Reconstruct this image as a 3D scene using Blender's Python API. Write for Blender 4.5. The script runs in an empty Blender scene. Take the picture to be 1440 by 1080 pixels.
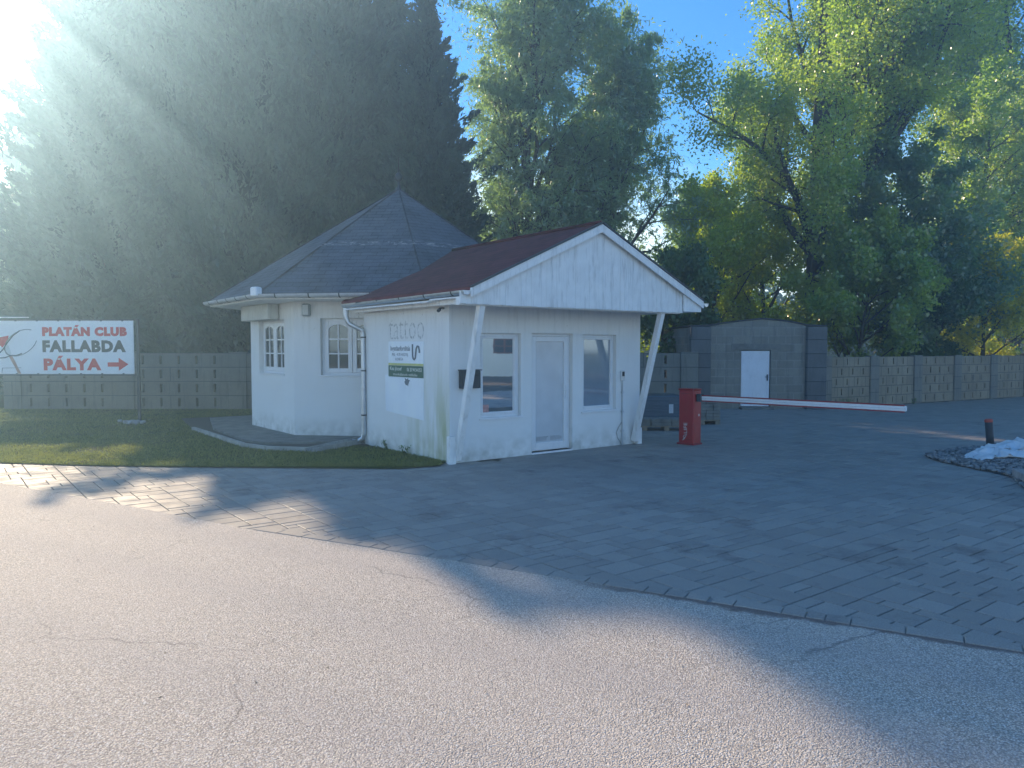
import bpy, math, random
import numpy as np
from mathutils import Vector, Matrix, noise as mnoise

random.seed(7)
R = math.radians
sc = bpy.context.scene
COL = sc.collection
F, CXP, HY, EYE = 1060.0, 720.0, 490.0, 1.75


def gp(px, py, z=0.0):
    """point of the level z seen at this place of the photograph"""
    p = math.atan(50 / F)
    x, yy = (px - CXP) / F, (540 - py) / F
    d = Vector((x, math.cos(p) + yy * math.sin(p), -math.sin(p) + yy * math.cos(p)))
    t = (z - EYE) / d.z
    return Vector((d.x * t, d.y * t, z))


def at(px, D):
    return (px - CXP) / F * D


# ------------------------------------------------------------------ materials
MATS = {}


class N:
    def __init__(s, name):
        s.m = bpy.data.materials.new(name)
        s.m.use_nodes = True
        s.t = s.m.node_tree
        s.t.nodes.clear()
        s.out = s.t.nodes.new('ShaderNodeOutputMaterial')

    def n(s, typ, **kw):
        o = s.t.nodes.new('ShaderNode' + typ)
        for k, v in kw.items():
            if k.startswith('i_'):
                o.inputs[k[2:].replace('_', ' ')].default_value = v
            else:
                setattr(o, k, v)
        return o

    def l(s, a, b):
        s.t.links.new(a, b)

    def val(s, sock, v):
        if isinstance(v, (int, float)):
            sock.default_value = v
        elif isinstance(v, tuple):
            sock.default_value = v
        else:
            s.l(v, sock)

    def math(s, op, a, b=0.0, c=None, clamp=False):
        o = s.n('Math', operation=op, use_clamp=clamp)
        s.val(o.inputs[0], a)
        s.val(o.inputs[1], b)
        if c is not None:
            s.val(o.inputs[2], c)
        return o.outputs[0]

    def mr(s, v, a, b, c=0.0, d=1.0, smooth=False):
        o = s.n('MapRange')
        if smooth:
            o.interpolation_type = 'SMOOTHSTEP'
        s.val(o.inputs[0], v)
        for i, q in enumerate((a, b, c, d)):
            o.inputs[i + 1].default_value = q
        return o.outputs[0]

    def mix(s, f, a, b, blend='MIX'):
        o = s.n('Mix', data_type='RGBA', blend_type=blend)
        s.val(o.inputs[0], f)
        s.val(o.inputs[6], c4(a) if isinstance(a, tuple) else a)
        s.val(o.inputs[7], c4(b) if isinstance(b, tuple) else b)
        return o.outputs[2]

    def noise(s, vec, scale, detail=3.0, rough=0.55, dist=0.0):
        o = s.n('TexNoise')
        o.inputs['Scale'].default_value = scale
        o.inputs['Detail'].default_value = detail
        o.inputs['Roughness'].default_value = rough
        o.inputs['Distortion'].default_value = dist
        if vec is not None:
            s.l(vec, o.inputs['Vector'])
        return o.outputs['Fac']

    def vmap(s, vec, scale=(1, 1, 1), loc=(0, 0, 0), rot=(0, 0, 0)):
        o = s.n('Mapping')
        o.inputs['Scale'].default_value = scale
        o.inputs['Location'].default_value = loc
        o.inputs['Rotation'].default_value = rot
        s.l(vec, o.inputs['Vector'])
        return o.outputs[0]

    def obj(s):
        return s.n('TexCoord').outputs['Object']

    def uv(s):
        return s.n('TexCoord').outputs['UV']

    def sep(s, vec):
        o = s.n('SeparateXYZ')
        s.l(vec, o.inputs[0])
        return o.outputs

    def bsdf(s, col, rough=0.8, metal=0.0, bump=None, bs=0.3, bd=0.01, spec=0.5, normal=None):
        o = s.n('BsdfPrincipled')
        s.val(o.inputs['Base Color'], c4(col) if isinstance(col, tuple) else col)
        s.val(o.inputs['Roughness'], rough)
        o.inputs['Metallic'].default_value = metal
        o.inputs['Specular IOR Level'].default_value = spec
        if bump is not None:
            b = s.n('Bump')
            b.inputs['Strength'].default_value = bs
            b.inputs['Distance'].default_value = bd
            s.l(bump, b.inputs['Height'])
            s.l(b.outputs[0], o.inputs['Normal'])
        s.l(o.outputs[0], s.out.inputs[0])
        return o


def c4(c):
    return (c[0], c[1], c[2], 1.0)


def paint(name, col, rough=0.6, var=0.08, scale=6.0, metal=0.0, spec=0.4, grime=0.0):
    k = N(name)
    v = k.obj()
    f = k.noise(v, scale, 4)
    c = k.mix(k.mr(f, 0.3, 0.7), tuple(x * (1 - var) for x in col), tuple(min(1, x * (1 + var)) for x in col))
    if grime:
        g = k.noise(k.vmap(v, (9, 9, 1.2)), 2.0, 5, 0.7)
        c = k.mix(k.math('MULTIPLY', k.mr(g, 0.52, 0.72), grime), c, (0.16, 0.15, 0.13))
    k.bsdf(c, rough, metal, k.noise(v, 60, 3), 0.15, 0.004, spec)
    MATS[name] = k.m
    return k.m


def stucco(name, algae):
    k = N(name)
    v = k.obj()
    x, y, z = k.sep(v)
    base = k.mix(k.noise(v, 1.3, 4), (0.80, 0.80, 0.78), (0.90, 0.90, 0.88))
    # vertical rain streaks
    st = k.noise(k.vmap(v, (7, 7, 0.6)), 1.6, 5, 0.65)
    top = k.mr(z, 1.2, 2.5, 0.03, 0.42)
    base = k.mix(k.math('MULTIPLY', k.mr(st, 0.5, 0.8), top), base, (0.42, 0.41, 0.38))
    # dark specks near the eaves
    sp = k.noise(k.vmap(v, (1, 1, 0.7)), 17, 4, 0.75)
    band = k.mr(z, 1.75, 2.35)
    base = k.mix(k.math('MULTIPLY', k.mr(sp, 0.64, 0.70), k.math('MULTIPLY', band, 0.8)), base, (0.16, 0.15, 0.13))
    # splashed dirt at the foot
    fo = k.math('MULTIPLY', k.mr(z, 0.45, 0.0), k.mr(k.noise(v, 5, 4), 0.35, 0.7))
    base = k.mix(k.math('MULTIPLY', fo, 0.75), base, (0.36, 0.36, 0.30))
    if algae:
        gr = k.noise(k.vmap(v, (3.0, 3.0, 0.45)), 1.7, 4, 0.6)
        near = k.math('MULTIPLY', k.mr(y, 1.7, 0.1), k.mr(z, 1.75, 0.5))
        near = k.math('MULTIPLY', near, k.mr(x, 0.05, 0.0))
        g = k.math('MULTIPLY', k.mr(gr, 0.36, 0.62), near)
        base = k.mix(k.math('MULTIPLY', g, 0.85), base, (0.43, 0.45, 0.22))
    h = k.math('ADD', k.math('MULTIPLY', k.noise(v, 90, 3), 0.5), k.noise(v, 3, 3))
    k.bsdf(base, 0.92, 0, h, 0.35, 0.012, 0.2)
    MATS[name] = k.m


def shingles(name, ca, cb, marks=False, moss=False):
    k = N(name)
    uv = k.uv()
    b = k.n('TexBrick')
    k.l(uv, b.inputs['Vector'])
    b.inputs['Scale'].default_value = 1.0
    b.inputs['Brick Width'].default_value = 0.33
    b.inputs['Row Height'].default_value = 0.145
    b.inputs['Mortar Size'].default_value = 0.007
    b.inputs['Mortar Smooth'].default_value = 0.3
    b.inputs['Color1'].default_value = c4(ca)
    b.inputs['Color2'].default_value = c4(cb)
    b.inputs['Mortar'].default_value = c4(tuple(x * 0.25 for x in ca))
    v = k.obj()
    c = k.mix(k.mr(k.noise(v, 2.2, 5, 0.6), 0.35, 0.7, 0, 0.55), b.outputs['Color'], tuple(x * 1.6 for x in cb))
    c = k.mix(k.mr(k.noise(k.vmap(v, (1, 1, .5)), 45, 3), 0.45, 0.75, 0, 0.5), c, tuple(x * 0.5 for x in ca))
    if marks:
        x, y, z = k.sep(v)
        bnd = k.math('MULTIPLY', k.mr(z, 3.80, 3.83), k.mr(z, 3.93, 3.90))
        bnd = k.math('MULTIPLY', bnd, k.mr(k.math('ADD', x, y), 6.6, 6.2))
        bnd = k.math('MULTIPLY', bnd, k.mr(k.math('SUBTRACT', x, y), -5.1, -4.7))
        mk = k.math('MULTIPLY', bnd, k.mr(k.noise(k.vmap(v, (2.5, 2.5, 8)), 2.6, 5, 0.8), 0.51, 0.60))
        c = k.mix(k.math('MULTIPLY', mk, 0.6), c, (0.55, 0.56, 0.56))
    sx, sy, sz = k.sep(uv)
    saw = k.math('FRACT', k.math('DIVIDE', sy, 0.145))
    h = k.math('ADD', k.math('MULTIPLY', saw, -1.0), k.math('MULTIPLY', b.outputs['Fac'], -0.6))
    k.bsdf(c, 0.9, 0, h, 0.8, 0.02, 0.2)
    MATS[name] = k.m


def blocks(name, ca, cb, w, hgt, mortar, msize=0.012, dark=0.0):
    k = N(name)
    b = k.n('TexBrick')
    k.l(k.uv(), b.inputs['Vector'])
    b.inputs['Scale'].default_value = 1.0
    b.inputs['Brick Width'].default_value = w
    b.inputs['Row Height'].default_value = hgt
    b.inputs['Mortar Size'].default_value = msize
    b.inputs['Mortar Smooth'].default_value = 0.15
    b.inputs['Color1'].default_value = c4(ca)
    b.inputs['Color2'].default_value = c4(cb)
    b.inputs['Mortar'].default_value = c4(mortar)
    v = k.obj()
    c = k.mix(k.mr(k.noise(v, 1.7, 5, 0.7), 0.3, 0.7, 0, 0.5), b.outputs['Color'], tuple(x * 0.6 for x in ca))
    c = k.mix(k.mr(k.noise(k.vmap(v, (4, 4, .5)), 2, 4, 0.7), 0.52, 0.75, 0, 0.5), c, (0.07, 0.075, 0.065))
    h = k.math('ADD', k.math('MULTIPLY', b.outputs['Fac'], -1.0), k.math('MULTIPLY', k.noise(v, 40, 4), 0.5))
    k.bsdf(c, 0.95, 0, h, 0.6, 0.012, 0.15)
    MATS[name] = k.m


def leaf_mat(name, ca, cb, cc, trans=0.5, gloss=0.06):
    k = N(name)
    g = k.n('NewGeometry')
    v = k.obj()
    r = g.outputs['Random Per Island']
    big = k.noise(v, 0.8, 3)
    c = k.mix(r, ca, cb)
    c = k.mix(k.mr(big, 0.42, 0.68), c, cc)
    d = k.n('BsdfDiffuse')
    k.l(c, d.inputs[0])
    t = k.n('BsdfTranslucent')
    tc = k.mix(1.0, c, (1.9, 2.0, 0.75), 'MULTIPLY')
    k.l(tc, t.inputs[0])
    m = k.n('MixShader')
    m.inputs[0].default_value = trans
    k.l(d.outputs[0], m.inputs[1])
    k.l(t.outputs[0], m.inputs[2])
    gl = k.n('BsdfGlossy')
    gl.inputs['Roughness'].default_value = 0.35
    m2 = k.n('MixShader')
    m2.inputs[0].default_value = gloss
    k.l(m.outputs[0], m2.inputs[1])
    k.l(gl.outputs[0], m2.inputs[2])
    k.l(m2.outputs[0], k.out.inputs[0])
    MATS[name] = k.m


def make_materials():
    stucco('stucco', False)
    stucco('stucco_algae', True)
    paint('white_wood', (0.86, 0.86, 0.84), 0.6, 0.06, 5, grime=0.35)
    paint('white_frame', (0.84, 0.85, 0.86), 0.35, 0.03, 3, grime=0.12)
    paint('white_door', (0.80, 0.83, 0.87), 0.45, 0.04, 3, grime=0.15)
    paint('box_cream', (0.62, 0.62, 0.57), 0.7, 0.08, 4, grime=0.3)
    paint('galvanised', (0.58, 0.62, 0.66), 0.38, 0.12, 9, metal=0.7, grime=0.1)
    paint('grey_gutter', (0.50, 0.53, 0.56), 0.5, 0.12, 7, metal=0.2, grime=0.2)
    paint('dark_metal', (0.035, 0.045, 0.055), 0.5, 0.2, 8)
    paint('black', (0.015, 0.017, 0.02), 0.6, 0.2, 8)
    paint('red_paint', (0.36, 0.012, 0.018), 0.42, 0.10, 4, spec=0.5, grime=0.12)
    paint('red_strip', (0.30, 0.02, 0.03), 0.5)
    paint('arm_white', (0.78, 0.80, 0.82), 0.4, 0.05, 3, grime=0.12)
    paint('orange', (0.50, 0.08, 0.05), 0.5)
    paint('sign_white', (0.80, 0.82, 0.84), 0.45, 0.04, 1.5, grime=0.06)
    paint('sign_red', (0.62, 0.045, 0.05), 0.5, 0.05)
    paint('sign_dark', (0.045, 0.055, 0.06), 0.5, 0.05)
    paint('sign_skin', (0.45, 0.27, 0.22), 0.6, 0.1)
    paint('sign_grey', (0.25, 0.28, 0.30), 0.6, 0.1)
    paint('sign_pale', (0.60, 0.64, 0.65), 0.6, 0.1)
    paint('poster_white', (0.90, 0.94, 0.99), 0.6, 0.05, 2, grime=0.1)
    paint('poster_green', (0.07, 0.15, 0.10), 0.6, 0.15, 5, grime=0.1)
    paint('poster_yellow', (0.62, 0.62, 0.25), 0.6, 0.1)
    paint('poster_ink', (0.20, 0.22, 0.24), 0.7, 0.1)
    paint('poster_pale', (0.72, 0.76, 0.70), 0.7, 0.1)
    paint('faded_ink', (0.40, 0.42, 0.42), 0.9, 0.5, 14)
    paint('concrete', (0.21, 0.21, 0.19), 0.95, 0.25, 4, grime=0.4)
    paint('concrete_light', (0.36, 0.36, 0.34), 0.95, 0.2, 4, grime=0.5)
    paint('stone_kerb', (0.30, 0.29, 0.28), 0.95, 0.3, 7)
    paint('rubble', (0.42, 0.42, 0.40), 0.95, 0.3, 14)
    paint('pole_dark', (0.05, 0.06, 0.07), 0.5, 0.2)
    paint('bark', (0.075, 0.065, 0.05), 0.95, 0.4, 8)
    paint('bark_pale', (0.16, 0.15, 0.12), 0.95, 0.4, 8)
    paint('blind', (0.30, 0.35, 0.40), 0.8, 0.06, 2)
    paint('interior', (0.20, 0.19, 0.17), 0.9, 0.2, 3)
    paint('house_wall', (0.88, 0.86, 0.78), 0.9, 0.04, 1.0, grime=0.05)
    paint('brown_wood', (0.20, 0.07, 0.04), 0.6, 0.2, 5)
    paint('house_pane', (0.05, 0.06, 0.07), 0.15, 0.1)
    paint('tile_far', (0.25, 0.10, 0.07), 0.8, 0.2)
    paint('tag_paper', (0.55, 0.62, 0.66), 0.6)
    paint('wood_pallet', (0.30, 0.24, 0.17), 0.9, 0.3, 9)
    paint('sticker_pink', (0.55, 0.30, 0.28), 0.6, 0.3, 20)
    k = N('faded_ink')
    v = k.obj()
    c = k.mix(k.mr(k.noise(v, 26, 5, 0.75), 0.41, 0.58), (0.38, 0.39, 0.39), (0.84, 0.84, 0.82))
    k.bsdf(c, 0.95, 0, None, spec=0.1)
    MATS['faded_ink'] = k.m
    shingles('slate_shingle', (0.085, 0.095, 0.115), (0.12, 0.13, 0.15), marks=True)
    shingles('red_shingle', (0.12, 0.028, 0.034), (0.165, 0.042, 0.048))
    blocks('block_wall', (0.27, 0.26, 0.22), (0.34, 0.33, 0.285), 0.50, 0.235, (0.36, 0.35, 0.33), 0.016)
    blocks('pillar_block', (0.17, 0.175, 0.175), (0.20, 0.205, 0.20), 2.0, 0.40, (0.05, 0.055, 0.06), 0.012)
    blocks('fence_block', (0.25, 0.245, 0.21), (0.28, 0.27, 0.235), 9.0, 0.405, (0.10, 0.10, 0.09), 0.010)
    blocks('fence_block_small', (0.32, 0.275, 0.20), (0.40, 0.35, 0.26), 0.52, 0.30, (0.12, 0.115, 0.09), 0.010)
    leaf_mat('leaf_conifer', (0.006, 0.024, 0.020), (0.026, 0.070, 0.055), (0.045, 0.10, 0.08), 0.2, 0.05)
    leaf_mat('leaf_core_shade', (0.004, 0.010, 0.008), (0.010, 0.022, 0.018), (0.012, 0.025, 0.02), 0.05, 0.0)  # near-black inner leaves: shade of the crown gaps painted into the colour
    leaf_mat('leaf_willow', (0.15, 0.24, 0.15), (0.27, 0.38, 0.24), (0.20, 0.30, 0.20), 0.55, 0.12)
    leaf_mat('leaf_poplar', (0.13, 0.22, 0.06), (0.26, 0.36, 0.085), (0.34, 0.40, 0.07), 0.6, 0.10)
    leaf_mat('leaf_poplar_blue', (0.11, 0.19, 0.10), (0.20, 0.30, 0.15), (0.15, 0.24, 0.13), 0.55, 0.12)
    leaf_mat('leaf_bright', (0.22, 0.29, 0.03), (0.40, 0.46, 0.05), (0.32, 0.40, 0.04), 0.62, 0.06)
    leaf_mat('leaf_dark', (0.05, 0.11, 0.035), (0.12, 0.20, 0.06), (0.08, 0.15, 0.045), 0.35, 0.06)
    leaf_mat('leaf_gold', (0.36, 0.36, 0.03), (0.55, 0.50, 0.06), (0.42, 0.44, 0.05), 0.5, 0.04)
    leaf_mat('leaf_grass', (0.085, 0.11, 0.045), (0.21, 0.22, 0.10), (0.17, 0.18, 0.08), 0.45, 0.03)

    # ---- road: pale chip seal
    k = N('chip_seal')
    v = k.obj()
    vo = k.n('TexVoronoi')
    vo.inputs['Scale'].default_value = 125
    k.l(v, vo.inputs['Vector'])
    vo2 = k.n('TexVoronoi')
    vo2.inputs['Scale'].default_value = 70
    k.l(v, vo2.inputs['Vector'])
    s1 = k.sep(vo.outputs['Color'])
    c = k.mix(s1[0], (0.40, 0.345, 0.285), (0.92, 0.80, 0.67))
    c = k.mix(k.mr(s1[1], 0.78, 0.85, 0, 0.85), c, (0.92, 0.88, 0.84))
    c = k.mix(k.mr(s1[2], 0.84, 0.90, 0, 0.7), c, (0.20, 0.17, 0.16))
    c = k.mix(k.mr(vo.outputs['Distance'], 0.30, 0.62, 0, 0.55), c, (0.12, 0.105, 0.10))
    big = k.noise(v, 0.45, 5, 0.65)
    c = k.mix(k.mr(big, 0.35, 0.68, 0, 0.45), c, (0.56, 0.485, 0.43))
    x, y, z = k.sep(v)
    # wheel track streaks along the road (edge direction)
    al = k.math('ADD', k.math('MULTIPLY', x, 0.5), k.math('MULTIPLY', y, 0.866))
    tr = k.n('TexWave', wave_type='BANDS', bands_direction='X')
    cmb = k.n('CombineXYZ')
    k.l(k.math('MULTIPLY', al, 0.5), cmb.inputs[0])
    k.l(k.math('MULTIPLY', k.math('SUBTRACT', x, y), 0.02), cmb.inputs[1])
    k.l(cmb.outputs[0], tr.inputs['Vector'])
    tr.inputs['Scale'].default_value = 0.6
    tr.inputs['Distortion'].default_value = 2.0
    c = k.mix(k.math('MULTIPLY', k.mr(tr.outputs['Fac'], 0.4, 1.0), 0.18), c, (0.34, 0.31, 0.31))
    # hairline cracks
    cr = k.n('TexVoronoi', feature='DISTANCE_TO_EDGE')
    cr.inputs['Scale'].default_value = 0.55
    nv = k.n('TexNoise')
    nv.inputs['Scale'].default_value = 3.0
    nv.inputs['Detail'].default_value = 5
    k.l(v, nv.inputs['Vector'])
    va = k.n('VectorMath', operation='MULTIPLY_ADD')
    k.l(nv.outputs['Color'], va.inputs[0])
    va.inputs[1].default_value = (0.45, 0.45, 0)
    k.l(v, va.inputs[2])
    k.l(va.outputs[0], cr.inputs['Vector'])
    crk = k.math('MULTIPLY', k.mr(cr.outputs['Distance'], 0.006, 0.0015), k.mr(k.noise(v, 0.7, 2), 0.48, 0.60))
    c = k.mix(k.math('MULTIPLY', crk, 0.5), c, (0.10, 0.085, 0.08))
    # earth washed along the edge of the paving: distance from the edge line
    e0, e1 = gp(355, 746), gp(1440, 920)
    dr = (e1 - e0).normalized()
    nrm = Vector((dr.y, -dr.x, 0))
    dist = k.math('ADD', k.math('ADD', k.math('MULTIPLY', x, nrm.x), k.math('MULTIPLY', y, nrm.y)), -(e0.x * nrm.x + e0.y * nrm.y))
    wob = k.math('MULTIPLY', k.noise(v, 1.9, 4, 0.7), 0.34)
    ed = k.mr(k.math('SUBTRACT', dist, wob), -0.10, -0.15)
    right = k.mr(x, 0.2, 0.9)
    c = k.mix(k.math('MULTIPLY', k.math('MULTIPLY', ed, right), 0.85), c, k.mix(k.noise(v, 60, 3), (0.09, 0.055, 0.05), (0.20, 0.14, 0.12)))
    h = k.math('ADD', k.math('MULTIPLY', vo.outputs['Distance'], -1.0), k.math('MULTIPLY', vo2.outputs['Distance'], -0.6))
    k.bsdf(c, 0.75, 0, h, 0.85, 0.0065, 0.4)
    MATS['road'] = k.m

    # ---- pavers
    k = N('pavers')
    g = k.n('NewGeometry')
    r = g.outputs['Random Per Island']
    v = k.obj()
    c = k.mix(r, (0.31, 0.280, 0.250), (0.41, 0.375, 0.335))
    c = k.mix(k.mr(k.noise(v, 0.5, 4), 0.35, 0.7, 0, 0.4), c, (0.27, 0.245, 0.22))
    c = k.mix(k.mr(k.noise(k.vmap(v, (1, 1, 1), (3, 5, 0)), 1.1, 6, 0.75), 0.56, 0.68, 0, 0.65), c, (0.11, 0.085, 0.08))
    c = k.mix(k.mr(k.noise(v, 110, 3), 0.4, 0.75, 0, 0.6), c, (0.13, 0.12, 0.12))
    k.bsdf(c, k.mr(k.noise(v, 3, 3), 0.3, 0.7, 0.55, 0.8), 0, k.noise(v, 70, 4, 0.7), 0.5, 0.006, 0.5)
    MATS['pavers'] = k.m
    k = N('joint_sand')
    v = k.obj()
    k.bsdf(k.mix(k.noise(v, 30, 4), (0.09, 0.08, 0.07), (0.16, 0.145, 0.12)), 1.0, 0, k.noise(v, 90, 3), 0.6, 0.006, 0.1)
    MATS['joint_sand'] = k.m

    # ---- soil / grass ground
    k = N('grass_ground')
    v = k.obj()
    c = k.mix(k.noise(v, 1.2, 6, 0.7), (0.06, 0.085, 0.025), (0.13, 0.15, 0.05))
    c = k.mix(k.mr(k.noise(v, 0.6, 5), 0.5, 0.7), c, (0.13, 0.11, 0.06))
    k.bsdf(c, 1.0, 0, k.noise(v, 40, 5), 1.0, 0.05, 0.1)
    MATS['ground'] = k.m

    # ---- gravel
    k = N('gravel')
    g = k.n('NewGeometry')
    v = k.obj()
    c = k.mix(g.outputs['Random Per Island'], (0.10, 0.11, 0.12), (0.34, 0.34, 0.33))
    k.bsdf(c, 0.85, 0, k.noise(v, 120, 3), 0.4, 0.004, 0.3)
    MATS['gravel'] = k.m

    # ---- mirror-like window glass
    for nm, mixf, body, rg in (('glass_mirror', 0.94, (0.03, 0.035, 0.04), 0.015), ('glass_dull', 0.20, (0.20, 0.26, 0.32), 0.06),
                               ('glass_frost', 0.10, (0.60, 0.63, 0.66), 0.25), ('glass_old', 0.10, (0.07, 0.08, 0.085), 0.05)):
        k = N(nm)
        v = k.obj()
        d = k.n('BsdfDiffuse')
        cc = k.mix(k.noise(v, 2.5, 3), tuple(q * 0.8 for q in body), tuple(q * 1.25 for q in body))
        k.l(cc, d.inputs[0])
        gl = k.n('BsdfGlossy')
        gl.inputs['Roughness'].default_value = rg
        gl.inputs['Color'].default_value = (0.92, 0.95, 0.97, 1)
        b = k.n('Bump')
        b.inputs['Strength'].default_value = 0.02
        b.inputs['Distance'].default_value = 0.01
        k.l(k.noise(v, 3, 2), b.inputs['Height'])
        k.l(b.outputs[0], gl.inputs['Normal'])
        m = k.n('MixShader')
        m.inputs[0].default_value = mixf
        k.l(d.outputs[0], m.inputs[1])
        k.l(gl.outputs[0], m.inputs[2])
        k.l(m.outputs[0], k.out.inputs[0])
        MATS[nm] = k.m

    # ---- thin plastic wrap on the pallets
    k = N('dark_wrap')
    v = k.obj()
    c = k.mix(k.noise(k.vmap(v, (1, 1, 12)), 3, 5), (0.02, 0.045, 0.075), (0.10, 0.16, 0.21))
    k.bsdf(c, 0.25, 0, k.noise(k.vmap(v, (1, 1, 6)), 8, 5, 0.7, 1.0), 0.8, 0.02, 0.6)
    MATS['dark_wrap'] = k.m
    k = N('white_sheet')
    v = k.obj()
    k.bsdf(k.mix(k.noise(v, 3, 4), (0.74, 0.75, 0.76), (0.86, 0.86, 0.86)), 0.55, 0, k.noise(v, 14, 4, 0.6, 0.6), 0.6, 0.02, 0.4)
    MATS['white_sheet'] = k.m

    # ---- scatter volume standing in for lens glare
    k = N('glare_haze')
    vs = k.n('VolumeScatter')
    vs.inputs['Color'].default_value = (0.47, 0.75, 1.0, 1)
    vs.inputs['Density'].default_value = HAZE_D
    vs.inputs['Anisotropy'].default_value = HAZE_G
    v2 = k.n('VolumeScatter')
    v2.inputs['Color'].default_value = (0.45, 0.72, 1.0, 1)
    v2.inputs['Density'].default_value = 0.0014
    v2.inputs['Anisotropy'].default_value = 0.25
    ad = k.n('AddShader')
    k.l(vs.outputs[0], ad.inputs[0])
    k.l(v2.outputs[0], ad.inputs[1])
    k.l(ad.outputs[0], k.out.inputs['Volume'])
    MATS['glare_haze'] = k.m


HAZE_D, HAZE_G = 0.0064, 0.74
make_materials()


# ------------------------------------------------------------------ mesh helpers
class MB:
    def __init__(s):
        s.v, s.f = [], []

    def poly(s, pts):
        i = len(s.v)
        s.v += [tuple(p) for p in pts]
        s.f.append(tuple(range(i, i + len(pts))))

    def box(s, x0, x1, y0, y1, z0, z1, M=None, bev=0.0):
        b = bev
        i = len(s.v)
        if b <= 0:
            P = [(x0, y0, z0), (x1, y0, z0), (x1, y1, z0), (x0, y1, z0), (x0, y0, z1), (x1, y0, z1), (x1, y1, z1), (x0, y1, z1)]
            Q = [(3, 2, 1, 0), (4, 5, 6, 7), (0, 1, 5, 4), (1, 2, 6, 5), (2, 3, 7, 6), (3, 0, 4, 7)]
        else:
            P, Q = [], []
            for z in (z0, z0 + b, z1 - b, z1):
                q = b if z in (z0, z1) else 0.0
                xa, xb, ya, yb = x0 + q, x1 - q, y0 + q, y1 - q
                P += [(xa + b, ya, z), (xb - b, ya, z), (xb, ya + b, z), (xb, yb - b, z), (xb - b, yb, z), (xa + b, yb, z), (xa, yb - b, z), (xa, ya + b, z)]
            for r in range(3):
                for k in range(8):
                    a, c = r * 8 + k, r * 8 + (k + 1) % 8
                    Q.append((a, c, c + 8, a + 8))
            Q.append(tuple(range(7, -1, -1)))
            Q.append(tuple(range(24, 32)))
        if M is not None:
            P = [tuple(M @ Vector(p)) for p in P]
        s.v += P
        s.f += [tuple(i + k for k in q) for q in Q]

    def prism(s, poly, z0, z1):
        """poly counter-clockwise in xy"""
        i, n = len(s.v), len(poly)
        s.v += [(p[0], p[1], z0) for p in poly] + [(p[0], p[1], z1) for p in poly]
        s.f.append(tuple(i + k for k in reversed(range(n))))
        s.f.append(tuple(i + n + k for k in range(n)))
        for k in range(n):
            j = (k + 1) % n
            s.f.append((i + k, i + j, i + n + j, i + n + k))

    def extrude(s, poly3, vec):
        """flat 3-d polygon swept along vec"""
        i, n = len(s.v), len(poly3)
        vec = Vector(vec)
        s.v += [tuple(p) for p in poly3] + [tuple(Vector(p) + vec) for p in poly3]
        s.f.append(tuple(i + k for k in reversed(range(n))))
        s.f.append(tuple(i + n + k for k in range(n)))
        for k in range(n):
            j = (k + 1) % n
            s.f.append((i + k, i + j, i + n + j, i + n + k))

    def beam(s, a, b, w, h, up=(0, 0, 1)):
        a, b = Vector(a), Vector(b)
        d = (b - a).normalized()
        sx = d.cross(Vector(up))
        if sx.length < 1e-3:
            sx = d.cross(Vector((1, 0, 0)))
        sx.normalize()
        sy = sx.cross(d)
        q = [a + sx * (w / 2 * i) + sy * (h / 2 * j) for i, j in ((-1, -1), (1, -1), (1, 1), (-1, 1))]
        s.extrude(q, b - a)

    def tube(s, path, rad, seg=10, caps=True, half=False):
        path = [Vector(p) for p in path]
        n = len(path)
        rads = rad if isinstance(rad, (list, tuple)) else [rad] * n
        i0 = len(s.v)
        up = None
        for k in range(n):
            d = (path[min(k + 1, n - 1)] - path[max(k - 1, 0)]).normalized()
            if up is None:
                up = Vector((0, 0, 1)) if abs(d.z) < 0.9 else Vector((1, 0, 0))
            a = d.cross(up).normalized()
            b = a.cross(d).normalized()
            up = b
            for j in range(seg):
                t = (math.pi + math.pi * j / (seg - 1)) if half else 2 * math.pi * j / seg
                s.v.append(tuple(path[k] + (a * math.cos(t) + b * math.sin(t)) * rads[k]))
        m = seg - 1 if half else seg
        for k in range(n - 1):
            for j in range(m):
                a, b = i0 + k * seg + j, i0 + k * seg + (j + 1) % seg
                s.f.append((a, b, b + seg, a + seg))
        if caps:
            s.f.append(tuple(i0 + j for j in reversed(range(seg))))
            s.f.append(tuple(i0 + (n - 1) * seg + j for j in range(seg)))

    def lathe(s, prof, c=(0, 0, 0), seg=20):
        i0 = len(s.v)
        for r, z in prof:
            for j in range(seg):
                t = 2 * math.pi * j / seg
                s.v.append((c[0] + r * math.cos(t), c[1] + r * math.sin(t), c[2] + z))
        for k in range(len(prof) - 1):
            for j in range(seg):
                a, b = i0 + k * seg + j, i0 + k * seg + (j + 1) % seg
                s.f.append((a, b, b + seg, a + seg))
        s.f.append(tuple(i0 + j for j in reversed(range(seg))))
        s.f.append(tuple(i0 + (len(prof) - 1) * seg + j for j in range(seg)))

    def rock(s, c, r, seed=0, flat=0.6):
        rnd = random.Random(seed)
        i0 = len(s.v)
        rings, seg = 4, 7
        s.v.append((c[0], c[1], c[2] - r * flat * 0.8))
        for a in range(1, rings):
            ph = math.pi * a / rings
            for j in range(seg):
                t = 2 * math.pi * j / seg
                q = r * rnd.uniform(0.75, 1.15)
                s.v.append((c[0] + q * math.sin(ph) * math.cos(t), c[1] + q * math.sin(ph) * math.sin(t), c[2] - q * flat * math.cos(ph)))
        s.v.append((c[0], c[1], c[2] + r * flat * 0.9))
        for j in range(seg):
            s.f.append((i0, i0 + 1 + (j + 1) % seg, i0 + 1 + j))
        for a in range(rings - 2):
            for j in range(seg):
                p, q = i0 + 1 + a * seg + j, i0 + 1 + a * seg + (j + 1) % seg
                s.f.append((p, q, q + seg, p + seg))
        t0, b0 = i0 + 1 + (rings - 1) * seg, i0 + 1 + (rings - 2) * seg
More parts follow.
